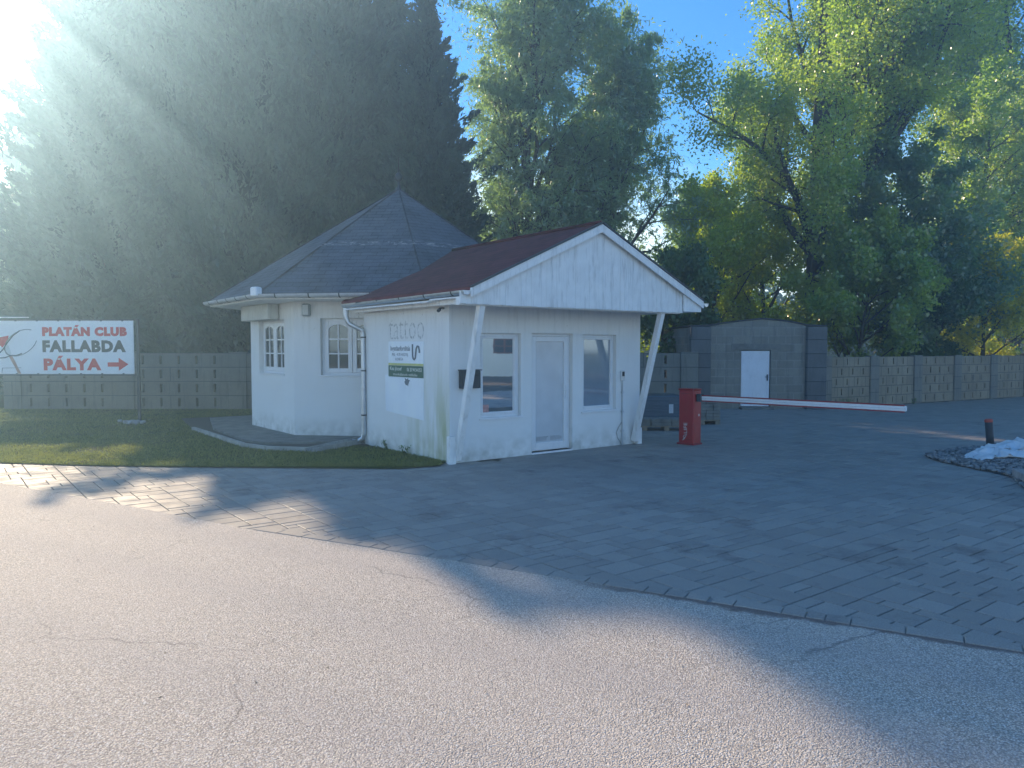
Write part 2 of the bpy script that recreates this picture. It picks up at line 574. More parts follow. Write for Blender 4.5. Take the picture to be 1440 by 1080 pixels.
        for j in range(seg):
            s.f.append((b0 + j, b0 + (j + 1) % seg, t0))

    def build(s, name, mat, parent=None, smooth=False, uv=False, bevel=0.0):
        me = bpy.data.meshes.new(name)
        me.from_pydata(s.v, [], s.f)
        me.materials.append(MATS[mat] if isinstance(mat, str) else mat)
        if uv:
            lay = me.uv_layers.new(name='UVMap')
            for p in me.polygons:
                n = p.normal
                hz = Vector((-n.y, n.x, 0))
                if hz.length < 1e-3:
                    hz = Vector((1, 0, 0))
                hz.normalize()
                up = n.cross(hz)
                for li in p.loop_indices:
                    co = me.vertices[me.loops[li].vertex_index].co
                    lay.data[li].uv = (co.dot(hz), co.dot(up))
        if smooth:
            for p in me.polygons:
                p.use_smooth = True
            try:
                me.set_sharp_from_angle(angle=R(40))
            except Exception:
                pass
        me.update()
        o = bpy.data.objects.new(name, me)
        COL.objects.link(o)
        if parent is not None:
            o.parent = parent
        if bevel > 0:
            b = o.modifiers.new('bevel', 'BEVEL')
            b.width = bevel
            b.segments = 2
            b.limit_method = 'ANGLE'
        return o


def tag(o, label=None, cat=None, group=None, kind=None):
    if label:
        o['label'] = label
    if cat:
        o['category'] = cat
    if group:
        o['group'] = group
    if kind:
        o['kind'] = kind
    return o


def empty(name, loc=(0, 0, 0), rz=0.0, label=None, cat=None, group=None):
    o = bpy.data.objects.new(name, None)
    o.empty_display_size = 0.2
    COL.objects.link(o)
    o.location = loc
    o.rotation_euler = (0, 0, rz)
    return tag(o, label, cat, group)


def holed_wall(mb, O, U, L, H, T, holes, W=Vector((0, 0, 1))):
    """wall slab from O along U (length L), up H, thickness T to the inside (-n), with rectangular openings (u0,u1,z0,z1)"""
    U = Vector(U).normalized()
    O = Vector(O)
    n = U.cross(W).normalized()          # outward normal
    us = sorted({0.0, L} | {h[0] for h in holes} | {h[1] for h in holes})
    zs = sorted({0.0, H} | {h[2] for h in holes} | {h[3] for h in holes})
    P = lambda u, z, d: O + U * u + W * z - n * d
    def inhole(a, b):
        return any(h[0] < a < h[1] and h[2] < b < h[3] for h in holes)
    for i in range(len(us) - 1):
        for j in range(len(zs) - 1):
            if inhole((us[i] + us[i + 1]) / 2, (zs[j] + zs[j + 1]) / 2):
                continue
            a, b, c, d = us[i], us[i + 1], zs[j], zs[j + 1]
            mb.poly([P(a, c, 0), P(b, c, 0), P(b, d, 0), P(a, d, 0)])
            mb.poly([P(a, d, T), P(b, d, T), P(b, c, T), P(a, c, T)])
    for a, b, c, d in list(holes):
        mb.poly([P(a, c, 0), P(a, d, 0), P(a, d, T), P(a, c, T)])
        mb.poly([P(b, c, T), P(b, d, T), P(b, d, 0), P(b, c, 0)])
        mb.poly([P(a, c, T), P(b, c, T), P(b, c, 0), P(a, c, 0)])
        mb.poly([P(a, d, 0), P(b, d, 0), P(b, d, T), P(a, d, T)])
    for a, s_ in ((0, 1), (L, -1)):
        q = [P(a, 0, 0), P(a, H, 0), P(a, H, T), P(a, 0, T)]
        mb.poly(q if s_ > 0 else q[::-1])
    mb.poly([P(0, H, 0), P(L, H, 0), P(L, H, T), P(0, H, T)])


def frame_M(O, U):
    """matrix: local x along U, local y = inward, z up"""
    U = Vector(U).normalized()
    W = Vector((0, 0, 1))
    n = U.cross(W)
    M = Matrix((( U.x, -n.x, 0, O[0]), (U.y, -n.y, 0, O[1]), (0, 0, 1, O[2]), (0, 0, 0, 1)))
    return M


def text_mesh(name, body, size, mat, M, parent=None, bold=0.0, sx=1.0, align='LEFT', depth=0.002, spacing=1.0, shear=0.0):
    cu = bpy.data.curves.new(name, 'FONT')
    cu.body = body
    cu.size = size
    cu.offset = bold
    cu.align_x = align
    cu.extrude = depth
    cu.space_character = spacing
    cu.shear = shear
    cu.resolution_u = 3
    tmp = bpy.data.objects.new(name + '_tmp', cu)
    COL.objects.link(tmp)
    bpy.context.view_layer.update()
    me = bpy.data.meshes.new_from_object(tmp.evaluated_get(bpy.context.evaluated_depsgraph_get()))
    bpy.data.objects.remove(tmp)
    # text x -> frame x, text y -> frame z, text z -> outward (-y)
    T = Matrix(((sx, 0, 0, 0), (0, 0, -1, 0), (0, 1, 0, 0), (0, 0, 0, 1)))
    me.transform(M @ T)
    me.name = name
    me.materials.clear()
    me.materials.append(MATS[mat])
    o = bpy.data.objects.new(name, me)
    COL.objects.link(o)
    if parent is not None:
        o.parent = parent
    return o


# ------------------------------------------------------------------ ground
def pip(x, y, poly):
    c = False
    n = len(poly)
    for i in range(n):
        x1, y1 = poly[i][0], poly[i][1]
        x2, y2 = poly[(i + 1) % n][0], poly[(i + 1) % n][1]
        if (y1 > y) != (y2 > y) and x < (x2 - x1) * (y - y1) / (y2 - y1) + x1:
            c = not c
    return c


m = MB()
m.poly([(-400, -400, -0.05), (400, -400, -0.05), (400, 600, -0.05), (-400, 600, -0.05)])
tag(m.build('ground', 'ground'), kind='structure')

E = [gp(-900, 560), gp(-300, 634), gp(0, 680), gp(180, 712), gp(355, 746), gp(520, 771), gp(720, 803), gp(1000, 848), gp(1160, 874), gp(1440, 919)]
dE = (E[-1] - E[-3]).normalized()
E.append(E[-1] + dE * 18)
m = MB()
roadpoly = [Vector((-60, -40, 0)), Vector((E[-1].x + 20, -40, 0))] + [e for e in reversed(E)] + [Vector((-60, E[0].y + 3, 0))]
m.poly([(p.x, p.y, 0.006) for p in roadpoly])
tag(m.build('road', 'road'), kind='structure')

# sand bed under the pavers
pavepoly = [E[0] + Vector((0, 1.5, 0))] + [e - Vector((0, 0.4, 0)) for e in E[1:]] + [Vector((60, 6, 0)), Vector((60, 50, 0)), Vector((2.5, 21.5, 0)), Vector((1.5, 11.3, 0)), Vector((-30, 11.6, 0))]
pavepoly = [e - Vector((0, 0.4, 0)) for e in E[2:]] + [Vector((40, 4, 0)), Vector((40, 42, 0)), Vector((19, 27.6, 0)), Vector((9, 21.95, 0)), Vector((2.0, 21.95, 0)),
                                                        Vector((-0.6, 11.5, 0)), Vector((-9.5, 11.7, 0)), Vector((-9.5, 11.0, 0))]
pavepoly = [Vector((-30, 15, 0)) - Vector((0, 0, 0))] * 0 + [Vector((-14, 12.6, 0))] + pavepoly[0:len(pavepoly) - 2] + [Vector((-14, 13.4, 0))]
m = MB()
m.poly([(p.x, p.y, -0.012) for p in pavepoly])
tag(m.build('paving_bed', 'joint_sand'), kind='structure')


def build_pavers():
    U0 = 0.120
    ang = R(37.5)
    ux, uy = math.cos(ang), math.sin(ang)
    vx, vy = -uy, ux
    ox, oy = -0.945, 11.38
    # visible region in local lattice
    rnd = random.Random(3)
    taken = set()
    xs, ys = [], []
    region = [(-13.6, 12.4)] + [(p.x, p.y - 0.05) for p in E[2:10]] + [(9.0, 1.2), (17, 6), (27, 14), (27, 32), (19, 27.4), (9, 21.8), (2.2, 21.8), (-0.2, 11.62), (-13.6, 12.3)]
    lo_u, hi_u, lo_v, hi_v = 1e9, -1e9, 1e9, -1e9
    for p in region:
        a = ((p[0] - ox) * ux + (p[1] - oy) * uy) / U0
        b = ((p[0] - ox) * vx + (p[1] - oy) * vy) / U0
        lo_u, hi_u, lo_v, hi_v = min(lo_u, a), max(hi_u, a), min(lo_v, b), max(hi_v, b)
    V, Fc = [], []
    sizes = [(3, 2)] * 5 + [(2, 2)] * 4 + [(2, 3)] * 1 + [(3, 1)] * 1 + [(2, 1)] * 2
    hp = [(-0.945, 11.38)]
    for b in range(int(lo_v) - 1, int(hi_v) + 2):
        for a in range(int(lo_u) - 1, int(hi_u) + 2):
            if (a, b) in taken:
                continue
            x = ox + ((a + .5) * ux + (b + .5) * vx) * U0
            y = oy + ((a + .5) * uy + (b + .5) * vy) * U0
            if not pip(x, y, region):
                continue
            if 0 < a * U0 < 3.9 and 0.15 < b * U0 < 2.7:
                continue
            w, h = rnd.choice(sizes)
            while any((a + i, b + j) in taken for i in range(w) for j in range(h)) and w > 1:
                w -= 1
            while any((a + i, b + j) in taken for i in range(w) for j in range(h)) and h > 1:
                h -= 1
            for i in range(w):
                for j in range(h):
                    taken.add((a + i, b + j))
            g, bv = 0.0045, 0.006
            x0, x1, y0, y1 = a * U0 + g, (a + w) * U0 - g, b * U0 + g, (b + h) * U0 - g
            dz = rnd.uniform(-0.0015, 0.0012)
            tx, ty = rnd.uniform(-.004, .004), rnd.uniform(-.004, .004)
            i0 = len(V)
            for (q, zz) in ((0, -0.012), (0, -0.004), (bv, 0.0)):
                for (xx, yy) in ((x0 + q, y0 + q), (x1 - q, y0 + q), (x1 - q, y1 - q), (x0 + q, y1 - q)):
                    z = zz + dz + (tx * (xx - x0) + ty * (yy - y0)) * (zz > -0.01)
                    V.append((ox + xx * ux + yy * vx, oy + xx * uy + yy * vy, z))
            for k in range(4):
                j = (k + 1) % 4
                Fc.append((i0 + k, i0 + j, i0 + 4 + j, i0 + 4 + k))
                Fc.append((i0 + 4 + k, i0 + 4 + j, i0 + 8 + j, i0 + 8 + k))
            Fc.append((i0 + 8, i0 + 9, i0 + 10, i0 + 11))
    mb = MB()
    mb.v, mb.f = V, Fc
    tag(mb.build('paving', 'pavers'), kind='structure')
    print('pavers', len(V) // 12)


build_pavers()

# soldier course along the road edge
m = MB()
rnd = random.Random(5)
path = E[4:]
for i in range(len(path) - 1):
    a, b = path[i], path[i + 1]
    L = (b - a).length
    if i > 6:
        break
    d = (b - a).normalized()
    n = Vector((-d.y, d.x, 0))
    t = 0.0
    while t < L - 0.06 and t < 9:
        l = min(rnd.choice((0.15, 0.31, 0.31)), L - t)
        p = a + d * (t + 0.003)
        M = Matrix(((d.x, n.x, 0, p.x), (d.y, n.y, 0, p.y), (0, 0, 1, 0), (0, 0, 0, 1)))
        m.box(0, l - 0.008, 0.0, 0.125, -0.02, 0.0125 + rnd.uniform(-.001, .001), M, 0.004)
        t += l
tag(m.build('paving_edge', 'pavers'), kind='structure')

# lawn: slightly raised sheet with blades
lawn = [gp(-200, 646), gp(0, 652), gp(140, 656), gp(300, 658), gp(450, 659), gp(560, 660), gp(618, 656)]
lawnpoly = [Vector((-30, 13.5, 0))] + lawn + [Vector((-1.0, 11.5, 0)), Vector((-0.4, 14, 0)), Vector((1.6, 17.5, 0)), Vector((1.9, 21.9, 0)), Vector((-30, 21.9, 0))]
m = MB()
NS = 80
m.poly([(p.x, p.y, 0.012) for p in lawnpoly])
tag(m.build('lawn', 'ground'), kind='structure')


def quads_mesh(name, C, A, B, mat, parent=None, taper=False):
    """C centres (n,3), A half-length vectors, B half-width vectors -> rhombic leaves"""
    n = len(C)
    V = np.empty((n, 4, 3), dtype=np.float32)
    V[:, 0] = C - A
    V[:, 1] = C + B - A * 0.15
    V[:, 2] = C + A
    V[:, 3] = C - B - A * 0.15
    me = bpy.data.meshes.new(name)
    me.vertices.add(n * 4)
    me.vertices.foreach_set('co', V.reshape(-1))
    me.loops.add(n * 4)
    me.loops.foreach_set('vertex_index', np.arange(n * 4, dtype=np.int32))
    me.polygons.add(n)
    me.polygons.foreach_set('loop_start', np.arange(0, n * 4, 4, dtype=np.int32))
    try:
        me.polygons.foreach_set('loop_total', np.full(n, 4, dtype=np.int32))
    except Exception:
        pass
    me.update(calc_edges=True)
    me.materials.append(MATS[mat])
    o = bpy.data.objects.new(name, me)
    COL.objects.link(o)
    if parent is not None:
        o.parent = parent
    return o


def unit(rng, n):
    a = rng.normal(size=(n, 3))
    return a / np.linalg.norm(a, axis=1, keepdims=True)


def grass():
    rng = np.random.default_rng(4)
    pts = []
    poly = [(p.x, p.y) for p in lawnpoly]
    want = 110000
    while len(pts) < want:
        x = rng.uniform(-16, 1.8, 40000)
        y = 11.0 + 10.8 * rng.uniform(0, 1, 40000) ** 1.7
        for a, b in zip(x, y):
            if abs(a) / b > 0.78 and a < 0:
                continue
            if pip(a, b, poly) and mnoise.noise(Vector((a * 1.3, b * 1.3, 0))) + random.random() * 0.9 > 0.05:
                # keep off the apron and out of the house
                if pip(a, b, APRON):
                    continue
                pts.append((a, b, 0.012))
    C = np.array(pts[:want], dtype=np.float32)
    n = len(C)
    h = rng.uniform(0.012, 0.042, n) * (1 + 0.6 * (rng.random(n) > 0.93))
    lean = rng.normal(size=(n, 3)) * 0.45
    lean[:, 2] = 1
    A = lean * h[:, None] * 0.5
    an = rng.uniform(0, 6.28, n)
    B = np.stack([np.cos(an), np.sin(an), np.zeros(n)], 1) * (0.004 + 0.004 * rng.random(n))[:, None]
    C = C + A
    o = quads_mesh('grass', C, A, B, 'leaf_grass')
    tag(o, 'short green grass growing on the lawn before the block fence', 'grass', kind='stuff')


apron_out = [gp(272, 606), gp(305, 617), gp(344, 630), gp(375, 634), gp(432, 636), gp(505, 627)]
apron_in = [gp(300, 606), gp(342, 622), gp(375, 627), gp(472, 625)]
APRON = [(p.x, p.y) for p in apron_out] + [(-2.7, 13.4), (-0.5, 15), (1.5, 19.5), (-5, 20.5), (-8.2, 18.6)]
grass()

m = MB()
ap = [Vector((p[0], p[1], 0)) for p in APRON]
m.prism([(p.x, p.y) for p in apron_in] + [(-2.7, 13.6), (-0.5, 15), (1.5, 19.3), (-5, 20.3), (-7.4, 18.4)], -0.03, 0.06)
tag(m.build('concrete_apron', 'concrete'), kind='structure')
m = MB()
m.prism([(p.x, p.y) for p in ap], -0.03, 0.02)
tag(m.build('soil_strip', 'joint_sand'), kind='structure')
m = MB()
for i in range(len(apron_out) - 1):
    a, b = apron_out[i], apron_out[i + 1]
    if i == 4:
        break
    m.beam(a + Vector((0, 0, .035)), b + Vector((0, 0, .035)), 0.07, 0.10)
tag(m.build('kerb', 'concrete_light'), kind='structure')
# drain channel under the downpipe
m = MB()
a, b = gp(434, 637) + Vector((0, 0, .03)), gp(508, 624) + Vector((0, 0, .07))
d = (b - a).normalized()
nn = Vector((-d.y, d.x, 0))
m.beam(a + nn * 0.09, b + nn * 0.09, 0.04, 0.10)
m.beam(a - nn * 0.09, b - nn * 0.09, 0.04, 0.10)
m.beam(a - Vector((0, 0, .03)), b - Vector((0, 0, .03)), 0.15, 0.04)
tag(m.build('drain_channel', 'concrete_light'), 'short concrete channel leading rainwater away from the downpipe foot', 'drain channel')

# ------------------------------------------------------------------ gatehouse
CX, CY = -0.945, 11.38
ROT = R(37.5)
HM = Matrix.Translation((CX, CY, 0)) @ Matrix.Rotation(ROT, 4, 'Z')
house = empty('gatehouse', (CX, CY, 0), ROT, 'small white rendered gatehouse with octagonal dark-roofed pavilion and red gabled porch', 'building')
W_, D_, HW = 4.17, 2.84, 2.48
OC = Vector((2.41, 5.86, 0))
ORAD, ERAD = 3.27, 4.12


def octp(k, rad):
    t = R(22.5 + 45 * k)
    return OC + Vector((math.cos(t), math.sin(t), 0)) * rad


# octagon corners: k=4 -> 202.5deg (corner between left wall and diagonal wall)
walls = MB()
holes_f = [(0.575, 1.375, 0.655, 1.99), (1.60, 2.50, 0.03, 2.0), (2.73, 3.55, 0.655, 1.99)]
holed_wall(walls, (0.002, 0, 0), (1, 0, 0), W_ - 0.004, HW, 0.24, [(h[0] - .002, h[1] - .002, h[2], h[3]) for h in holes_f])
walls.build('facade_wall', 'stucco', house, uv=False)
m = MB()
holed_wall(m, (0, D_ - 0.002, 0), (0, -1, 0), D_ - 0.004, HW - 0.002, 0.24, [])
m.build('side_wall', 'stucco_algae', house)
m = MB()
holed_wall(m, (W_, 0.002, 0), (0, 1, 0), D_ - 0.004, HW - 0.002, 0.24, [])
holed_wall(m, (W_ - 0.002, D_, 0), (-1, 0, 0), W_ - 0.004, HW, 0.24, [])
m.build('rear_wall', 'stucco', house)
# floor + ceiling inside so that no light leaks
m = MB()
m.box(0.25, W_ - 0.25, 0.25, D_ - 0.25, -0.02, 0.02)
m.build('inner_floor', 'interior', house)
m = MB()
m.box(0.25, W_ - 0.25, 0.25, D_ - 0.25, 2.40, 2.44)
m.build('inner_ceiling', 'interior', house)

# octagon walls
SIDE = 2 * ORAD * math.sin(R(22.5))
wm = MB()
win_faces = {}
HO = 2.66
for k in range(8):
    a, b = octp(k, ORAD), octp((k + 1) % 8, ORAD)
    d = (b - a).normalized()     # counter-clockwise => outward normal = d x up
    L = (b - a).length
    holes = []
    if k in (3, 4, 2, 0, 7):
        hs = (0.536, 1.76) if k == 4 else (L / 2 - 0.725, L / 2 + 0.725)
        holes = [(hs[0], hs[1], 1.23, 2.33)]
        win_faces[k] = (a, d, L)
    holed_wall(wm, a, d, L, HO, 0.2, holes)
wm.build('pavilion_wall', 'stucco', house)
m = MB()
m.prism([tuple(octp(k, ORAD - 0.35)[:2]) for k in range(8)], 0.0, 0.03)
m.build('pavilion_floor', 'interior', house)


def add_window(parent_name, O, U, u0, u1, z0, z1, kind):
    """kind 'plain' single pane, 'casement' two leaves of six small panes with arched heads"""
    M = frame_M(O, U)
    rec = 0.07 if kind == 'plain' else 0.095
    fr = MB()
    t = 0.055
    f = 0.05
    fr.box(u0, u0 + f, rec, rec + t, z0, z1, M, 0.006)
    fr.box(u1 - f, u1, rec, rec + t, z0, z1, M, 0.006)
    fr.box(u0 + f, u1 - f, rec, rec + t, z1 - f, z1, M, 0.006)
    fr.box(u0 + f, u1 - f, rec, rec + t, z0, z0 + f, M, 0.006)
    w = fr.build(parent_name, 'white_frame', house)
    sl = MB()
    if kind == 'plain':
        sl.box(u0 - 0.03, u1 + 0.03, -0.025, rec + 0.01, z0 - 0.03, z0 + 0.004, M, 0.004)
        sl.build('sill', 'white_frame', w)
        s2 = MB()
        g = 0.035
        s2.box(u0 + f, u0 + f + g, rec - 0.012, rec + 0.045, z0 + f, z1 - f, M, 0.005)
        s2.box(u1 - f - g, u1 - f, rec - 0.012, rec + 0.045, z0 + f, z1 - f, M, 0.005)
        s2.box(u0 + f + g, u1 - f - g, rec - 0.012, rec + 0.045, z1 - f - g, z1 - f, M, 0.005)
        s2.box(u0 + f + g, u1 - f - g, rec - 0.012, rec + 0.045, z0 + f, z0 + f + g, M, 0.005)
        s2.build('sash', 'white_frame', w)
        return w, M, (u0 + f + g, u1 - f - g, z0 + f + g, z1 - f - g, rec + 0.02)
    # casement
    sl.box(u0 - 0.02, u1 + 0.02, -0.02, rec, z0 - 0.025, z0 + 0.004, M, 0.004)
    sl.build('sill', 'white_frame', w)
    um = (u0 + u1) / 2
    for (a, b) in ((u0 + f, um - 0.004), (um + 0.004, u1 - f)):
        s2 = MB()
        g = 0.085
        y0, y1 = rec - 0.015, rec + 0.035
        s2.box(a, a + g, y0, y1, z0 + f, z1 - f, M, 0.006)
        s2.box(b - g, b, y0, y1, z0 + f, z1 - f, M, 0.006)
        s2.box(a + g, b - g, y0, y1, z0 + f, z0 + f + g, M, 0.006)
        # arched top rail
        zt = z1 - f
        ztop = zt - g * 0.8
        mid = (a + b) / 2
        for (p, q) in ((a + g, mid), (mid, b - g)):
            n = 8
            lo = []
            for i in range(n + 1):
                s = i / n
                u = p + (q - p) * s
                s1 = (u - (a + g)) / ((b - g) - (a + g))
                drop = 0.085 * (1 - math.sin(math.pi * min(max(s1, 0.0), 1.0)) ** 0.6)
                lo.append((u, ztop - drop))
            poly = [M @ Vector((u, y0 + 0.004, z)) for u, z in lo] + [M @ Vector((q, y0 + 0.004, zt)), M @ Vector((p, y0 + 0.004, zt))]
            s2.extrude(poly, M.to_3x3() @ Vector((0, 0.04, 0)))
        s2.box(mid - 0.014, mid + 0.014, y0 + 0.006, y1 - 0.004, z0 + f + g, ztop, M)
        hh = (ztop - (z0 + f + g)) / 3
        for i in (1, 2):
            z = z0 + f + g + hh * i
            s2.box(a + g, mid - 0.014, y0 + 0.006, y1 - 0.004, z - 0.013, z + 0.013, M)
            s2.box(mid + 0.014, b - g, y0 + 0.006, y1 - 0.004, z - 0.013, z + 0.013, M)
        s2.build('sash', 'white_frame', w)
        pn = MB()
        pn.poly([M @ Vector(q) for q in ((a + g - .01, rec + 0.012, z0 + f + g - .01), (b - g + .01, rec + 0.012, z0 + f + g - .01), (b - g + .01, rec + 0.012, zt), (a + g - .01, rec + 0.012, zt))])
        pn.build('pane', 'glass_old', w)
    return w, M, None


# front windows and door
O, U = (0, 0, 0), (1, 0, 0)
for i, h in enumerate((holes_f[0], holes_f[2])):
    w, M, g = add_window('window', O, U, *h, 'plain')
    pn = MB()
    pn.poly([M @ Vector(q) for q in ((g[0] - .01, g[4], g[2] - .01), (g[1] + .01, g[4], g[2] - .01), (g[1] + .01, g[4], g[3] + .01), (g[0] - .01, g[4], g[3] + .01))])
    pn.build('pane', 'glass_mirror' if i == 0 else 'glass_dull', w)
    if i == 0:
        s = MB()
        s.box(g[0] + 0.0, g[0] + 0.13, g[4] - 0.006, g[4] - 0.003, g[2] + 0.0, g[2] + 0.12, M)
        s.build('sticker', 'sticker_pink', w)
# door
M = frame_M(O, U)
a, b, z0, z1 = holes_f[1]
m = MB()
rec = 0.08
m.box(a, a + 0.05, rec, rec + 0.06, z0, z1, M, 0.006)
m.box(b - 0.05, b, rec, rec + 0.06, z0, z1, M, 0.006)
m.box(a + 0.05, b - 0.05, rec, rec + 0.06, z1 - 0.05, z1, M, 0.006)
m.box(a - 0.0, b, -0.01, rec, -0.01, z0, M, 0.004)
door = m.build('door', 'white_frame', house)
m = MB()
g = 0.085
y0, y1 = rec - 0.018, rec + 0.045
A, B, Z0, Z1 = a + 0.052, b - 0.052, z0 + 0.012, z1 - 0.052
m.box(A, A + g, y0, y1, Z0, Z1, M, 0.006)
m.box(B - g, B, y0, y1, Z0, Z1, M, 0.006)
m.box(A + g, B - g, y0, y1, Z1 - g, Z1, M, 0.006)
m.box(A + g, B - g, y0, y1, Z0, Z0 + 0.13, M, 0.006)
m.build('door_leaf', 'white_frame', door)
m = MB()
m.poly([M @ Vector(q) for q in ((A + g - .01, rec + 0.01, Z0 + .12), (B - g + .01, rec + 0.01, Z0 + .12), (B - g + .01, rec + 0.01, Z1 - g + .01), (A + g - .01, rec + 0.01, Z1 - g + .01))])
m.build('pane', 'glass_frost', door)
m = MB()
m.box(B - 0.060, B - 0.025, y0 - 0.012, y0, 0.90, 1.14, M, 0.003)
m.tube([M @ Vector((B - 0.042, y0 - 0.012, 1.05)), M @ Vector((B - 0.042, y0 - 0.05, 1.05)), M @ Vector((B - 0.14, y0 - 0.052, 1.045))], 0.009, 8)
m.build('handle', 'white_frame', door, smooth=True)
# printed notice lines near the foot of the door glass
for i, x0 in enumerate((A + g + 0.03, A + g + 0.34)):
    mt = MB()
    rnd = random.Random(i)
    for r in range(4):
        x = x0
        while x < x0 + 0.22:
            l = rnd.uniform(0.015, 0.05)
            mt.box(x, x + l, rec + 0.005, rec + 0.007, Z0 + 0.165 + r * 0.018, Z0 + 0.172 + r * 0.018, M)
            x += l + 0.012
    mt.build('printed_notice', 'poster_ink', door)

# pavilion windows
for k, (a, d, L) in win_faces.items():
    hs = (0.536, 1.76) if k == 4 else (L / 2 - 0.725, L / 2 + 0.725)
    add_window('casement_window', a, d, hs[0], hs[1], 1.23, 2.33, 'casement')
# curtains inside the pavilion windows
for k, (a, d, L) in win_faces.items():
    if k in (3, 4):
        Mw = frame_M(a, d)
        m = MB()
        for s in range(9):
            zc = 1.28 + s * 0.115
            m.box(0.57, L / 2 + 0.62, 0.17, 0.175, zc, zc + 0.085, Mw)
        m.build('blind', 'blind', house)

# roofs
m = MB()
apex = OC + Vector((0, 0, 5.41))
ez = 2.77
for k in range(8):
    a, b = octp(k, ERAD) + Vector((0, 0, ez)), octp((k + 1) % 8, ERAD) + Vector((0, 0, ez))
    m.poly([a, b, apex])
    m.poly([b - Vector((0, 0, .03)), a - Vector((0, 0, .03)), apex - Vector((0, 0, .03))])
    m.poly([a - Vector((0, 0, .03)), b - Vector((0, 0, .03)), b, a])
roof1 = m.build('roof', 'slate_shingle', house, uv=True)
# hip ridge caps
m = MB()
for k in range(8):
    a = octp(k, ERAD) + Vector((0, 0, ez + 0.008))
    m.tube([a, apex + Vector((0, 0, .004))], 0.018, 6)
m.build('hip_cap', 'slate_shingle', roof1)
m = MB()
m.lathe([(0.11, -0.16), (0.055, 0.02), (0.035, 0.08), (0.04, 0.16), (0.085, 0.20), (0.10, 0.26), (0.07, 0.33), (0.022, 0.37), (0.012, 0.5), (0.006, 0.72)], tuple(apex), 16)
m.build('finial', 'dark_metal', roof1, smooth=True)
# soffit + fascia
m = MB()
for k in range(8):
    a, b = octp(k, ERAD - 0.02), octp((k + 1) % 8, ERAD - 0.02)
    c, d = octp((k + 1) % 8, ORAD - 0.12), octp(k, ORAD - 0.12)
    m.poly([Vector((q.x, q.y, 2.65)) for q in (a, d, c, b)])
    m.poly([Vector((a.x, a.y, 2.65)), Vector((b.x, b.y, 2.65)), Vector((b.x, b.y, 2.745)), Vector((a.x, a.y, 2.745))])
m.build('soffit', 'white_wood', house)
# pavilion gutter: half round
m = MB()
for k in (2, 3, 4, 5, 6, 7, 0, 1):
    a, b = octp(k, ERAD + 0.055), octp((k + 1) % 8, ERAD + 0.055)
    if k in (4,):
        b = a + (b - a) * 0.97
    m.tube([a + Vector((0, 0, 2.745)), b + Vector((0, 0, 2.745))], 0.072, 10, caps=True, half=True)
gut = m.build('gutter', 'grey_gutter', house, smooth=True)
m = MB()
for k in (2, 3, 4):
    a, b = octp(k, ERAD + 0.055), octp((k + 1) % 8, ERAD + 0.055)
    for s in (0.12, 0.32, 0.5, 0.68, 0.88):
        p = a + (b - a) * s
        dd = (b - a).normalized() * 0.012
        m = MB()
        m.tube([p - dd + Vector((0, 0, 2.745)), p + dd + Vector((0, 0, 2.745))], 0.078, 10, half=True)
        m.build('gutter_bracket', 'dark_metal', gut)
m = MB()
p = octp(4, ERAD + 0.06)
Mh = Matrix.Translation((p.x, p.y, 0)) @ Matrix.Rotation(R(-67.5), 4, 'Z')
m.box(-0.085, 0.085, -0.075, 0.075, 2.70, 2.875, Mh, 0.02)
m.build('hopper', 'white_frame', gut)

# red porch roof
AP, LX, RX, ZA, ZE = 2.28, -0.24, 4.80, 3.735, 2.61
VF, VB = -0.90, 3.25
th = Vector((0, 0, -0.05))
m = MB()
L0, L1 = Vector((LX, VF, ZE)), Vector((LX, VB, ZE))
A0, A1 = Vector((AP, VF, ZA)), Vector((AP, 3.75, ZA))
R0, R1 = Vector((RX, VF, ZE)), Vector((RX, VB, ZE))
for q in ((L0, A0, A1, L1), (A0, R0, R1, A1)):
    m.poly(q)
    m.poly([p + th for p in reversed(q)])
for a, b in ((L0, L1), (A0, L0), (R0, A0), (R1, R0), (L1, A1), (A1, R1)):
    m.poly([a + th, b + th, b, a][::-1])
roof2 = m.build('porch_roof', 'red_shingle', house, uv=True)
m = MB()
m.tube([A0 + Vector((0, 0.0, 0.012)), Vector((AP, 3.4, ZA + 0.012))], 0.035, 6)
m.build('ridge_cap', 'red_shingle', roof2)
# barge boards: white with a thin dark metal edge
m = MB()
for (p, q) in ((L0, A0), (R0, A0)):
    y = VF - 0.012
    a, b = Vector((p.x, y, p.z - 0.02)), Vector((q.x, y, q.z - 0.02))
    h = Vector((0, 0, -0.125))
    m.extrude([a, b, b + h, a + h] if p.x < q.x else [b, a, a + h, b + h], (0, -0.028, 0))
m.build('barge_board', 'white_wood', house)
m = MB()
for (p, q) in ((L0, A0), (R0, A0)):
    m.beam(Vector((p.x, VF - 0.028, p.z - 0.006)), Vector((q.x, VF - 0.028, q.z + 0.004)), 0.06, 0.022)
m.build('drip_edge', 'dark_metal', house)
# gable boarding, vertical planks, each a little proud of the next
m = MB()
rnd = random.Random(2)
GX0, GX1, GZ = -0.37, 4.33, 2.375
x = GX0
yb = VF + 0.05
sl = (ZA - ZE) / (AP - LX)
while x < GX1 - 0.01:
    w = min(0.098, GX1 - x)
    def roofz(xx):
        if xx < LX:
            return ZE - 0.06
        return min(ZE + (xx - LX) * sl, ZA - (xx - AP) * (ZA - ZE) / (RX - AP)) - 0.055
    o = rnd.uniform(0, 0.006)
    zb = GZ + rnd.uniform(-0.004, 0.004)
    e = 0.0012
    pts = [(x + e, yb - o, zb), (x + w - e, yb - o, zb), (x + w - e, yb - o, roofz(x + w - e)), (x + e, yb - o, roofz(x + e))]
    if x + e < AP < x + w - e:
        pts = pts[:3] + [(AP, yb - o, roofz(AP))] + pts[3:]
    m.extrude(pts, (0, 0.02, 0))
    x += w
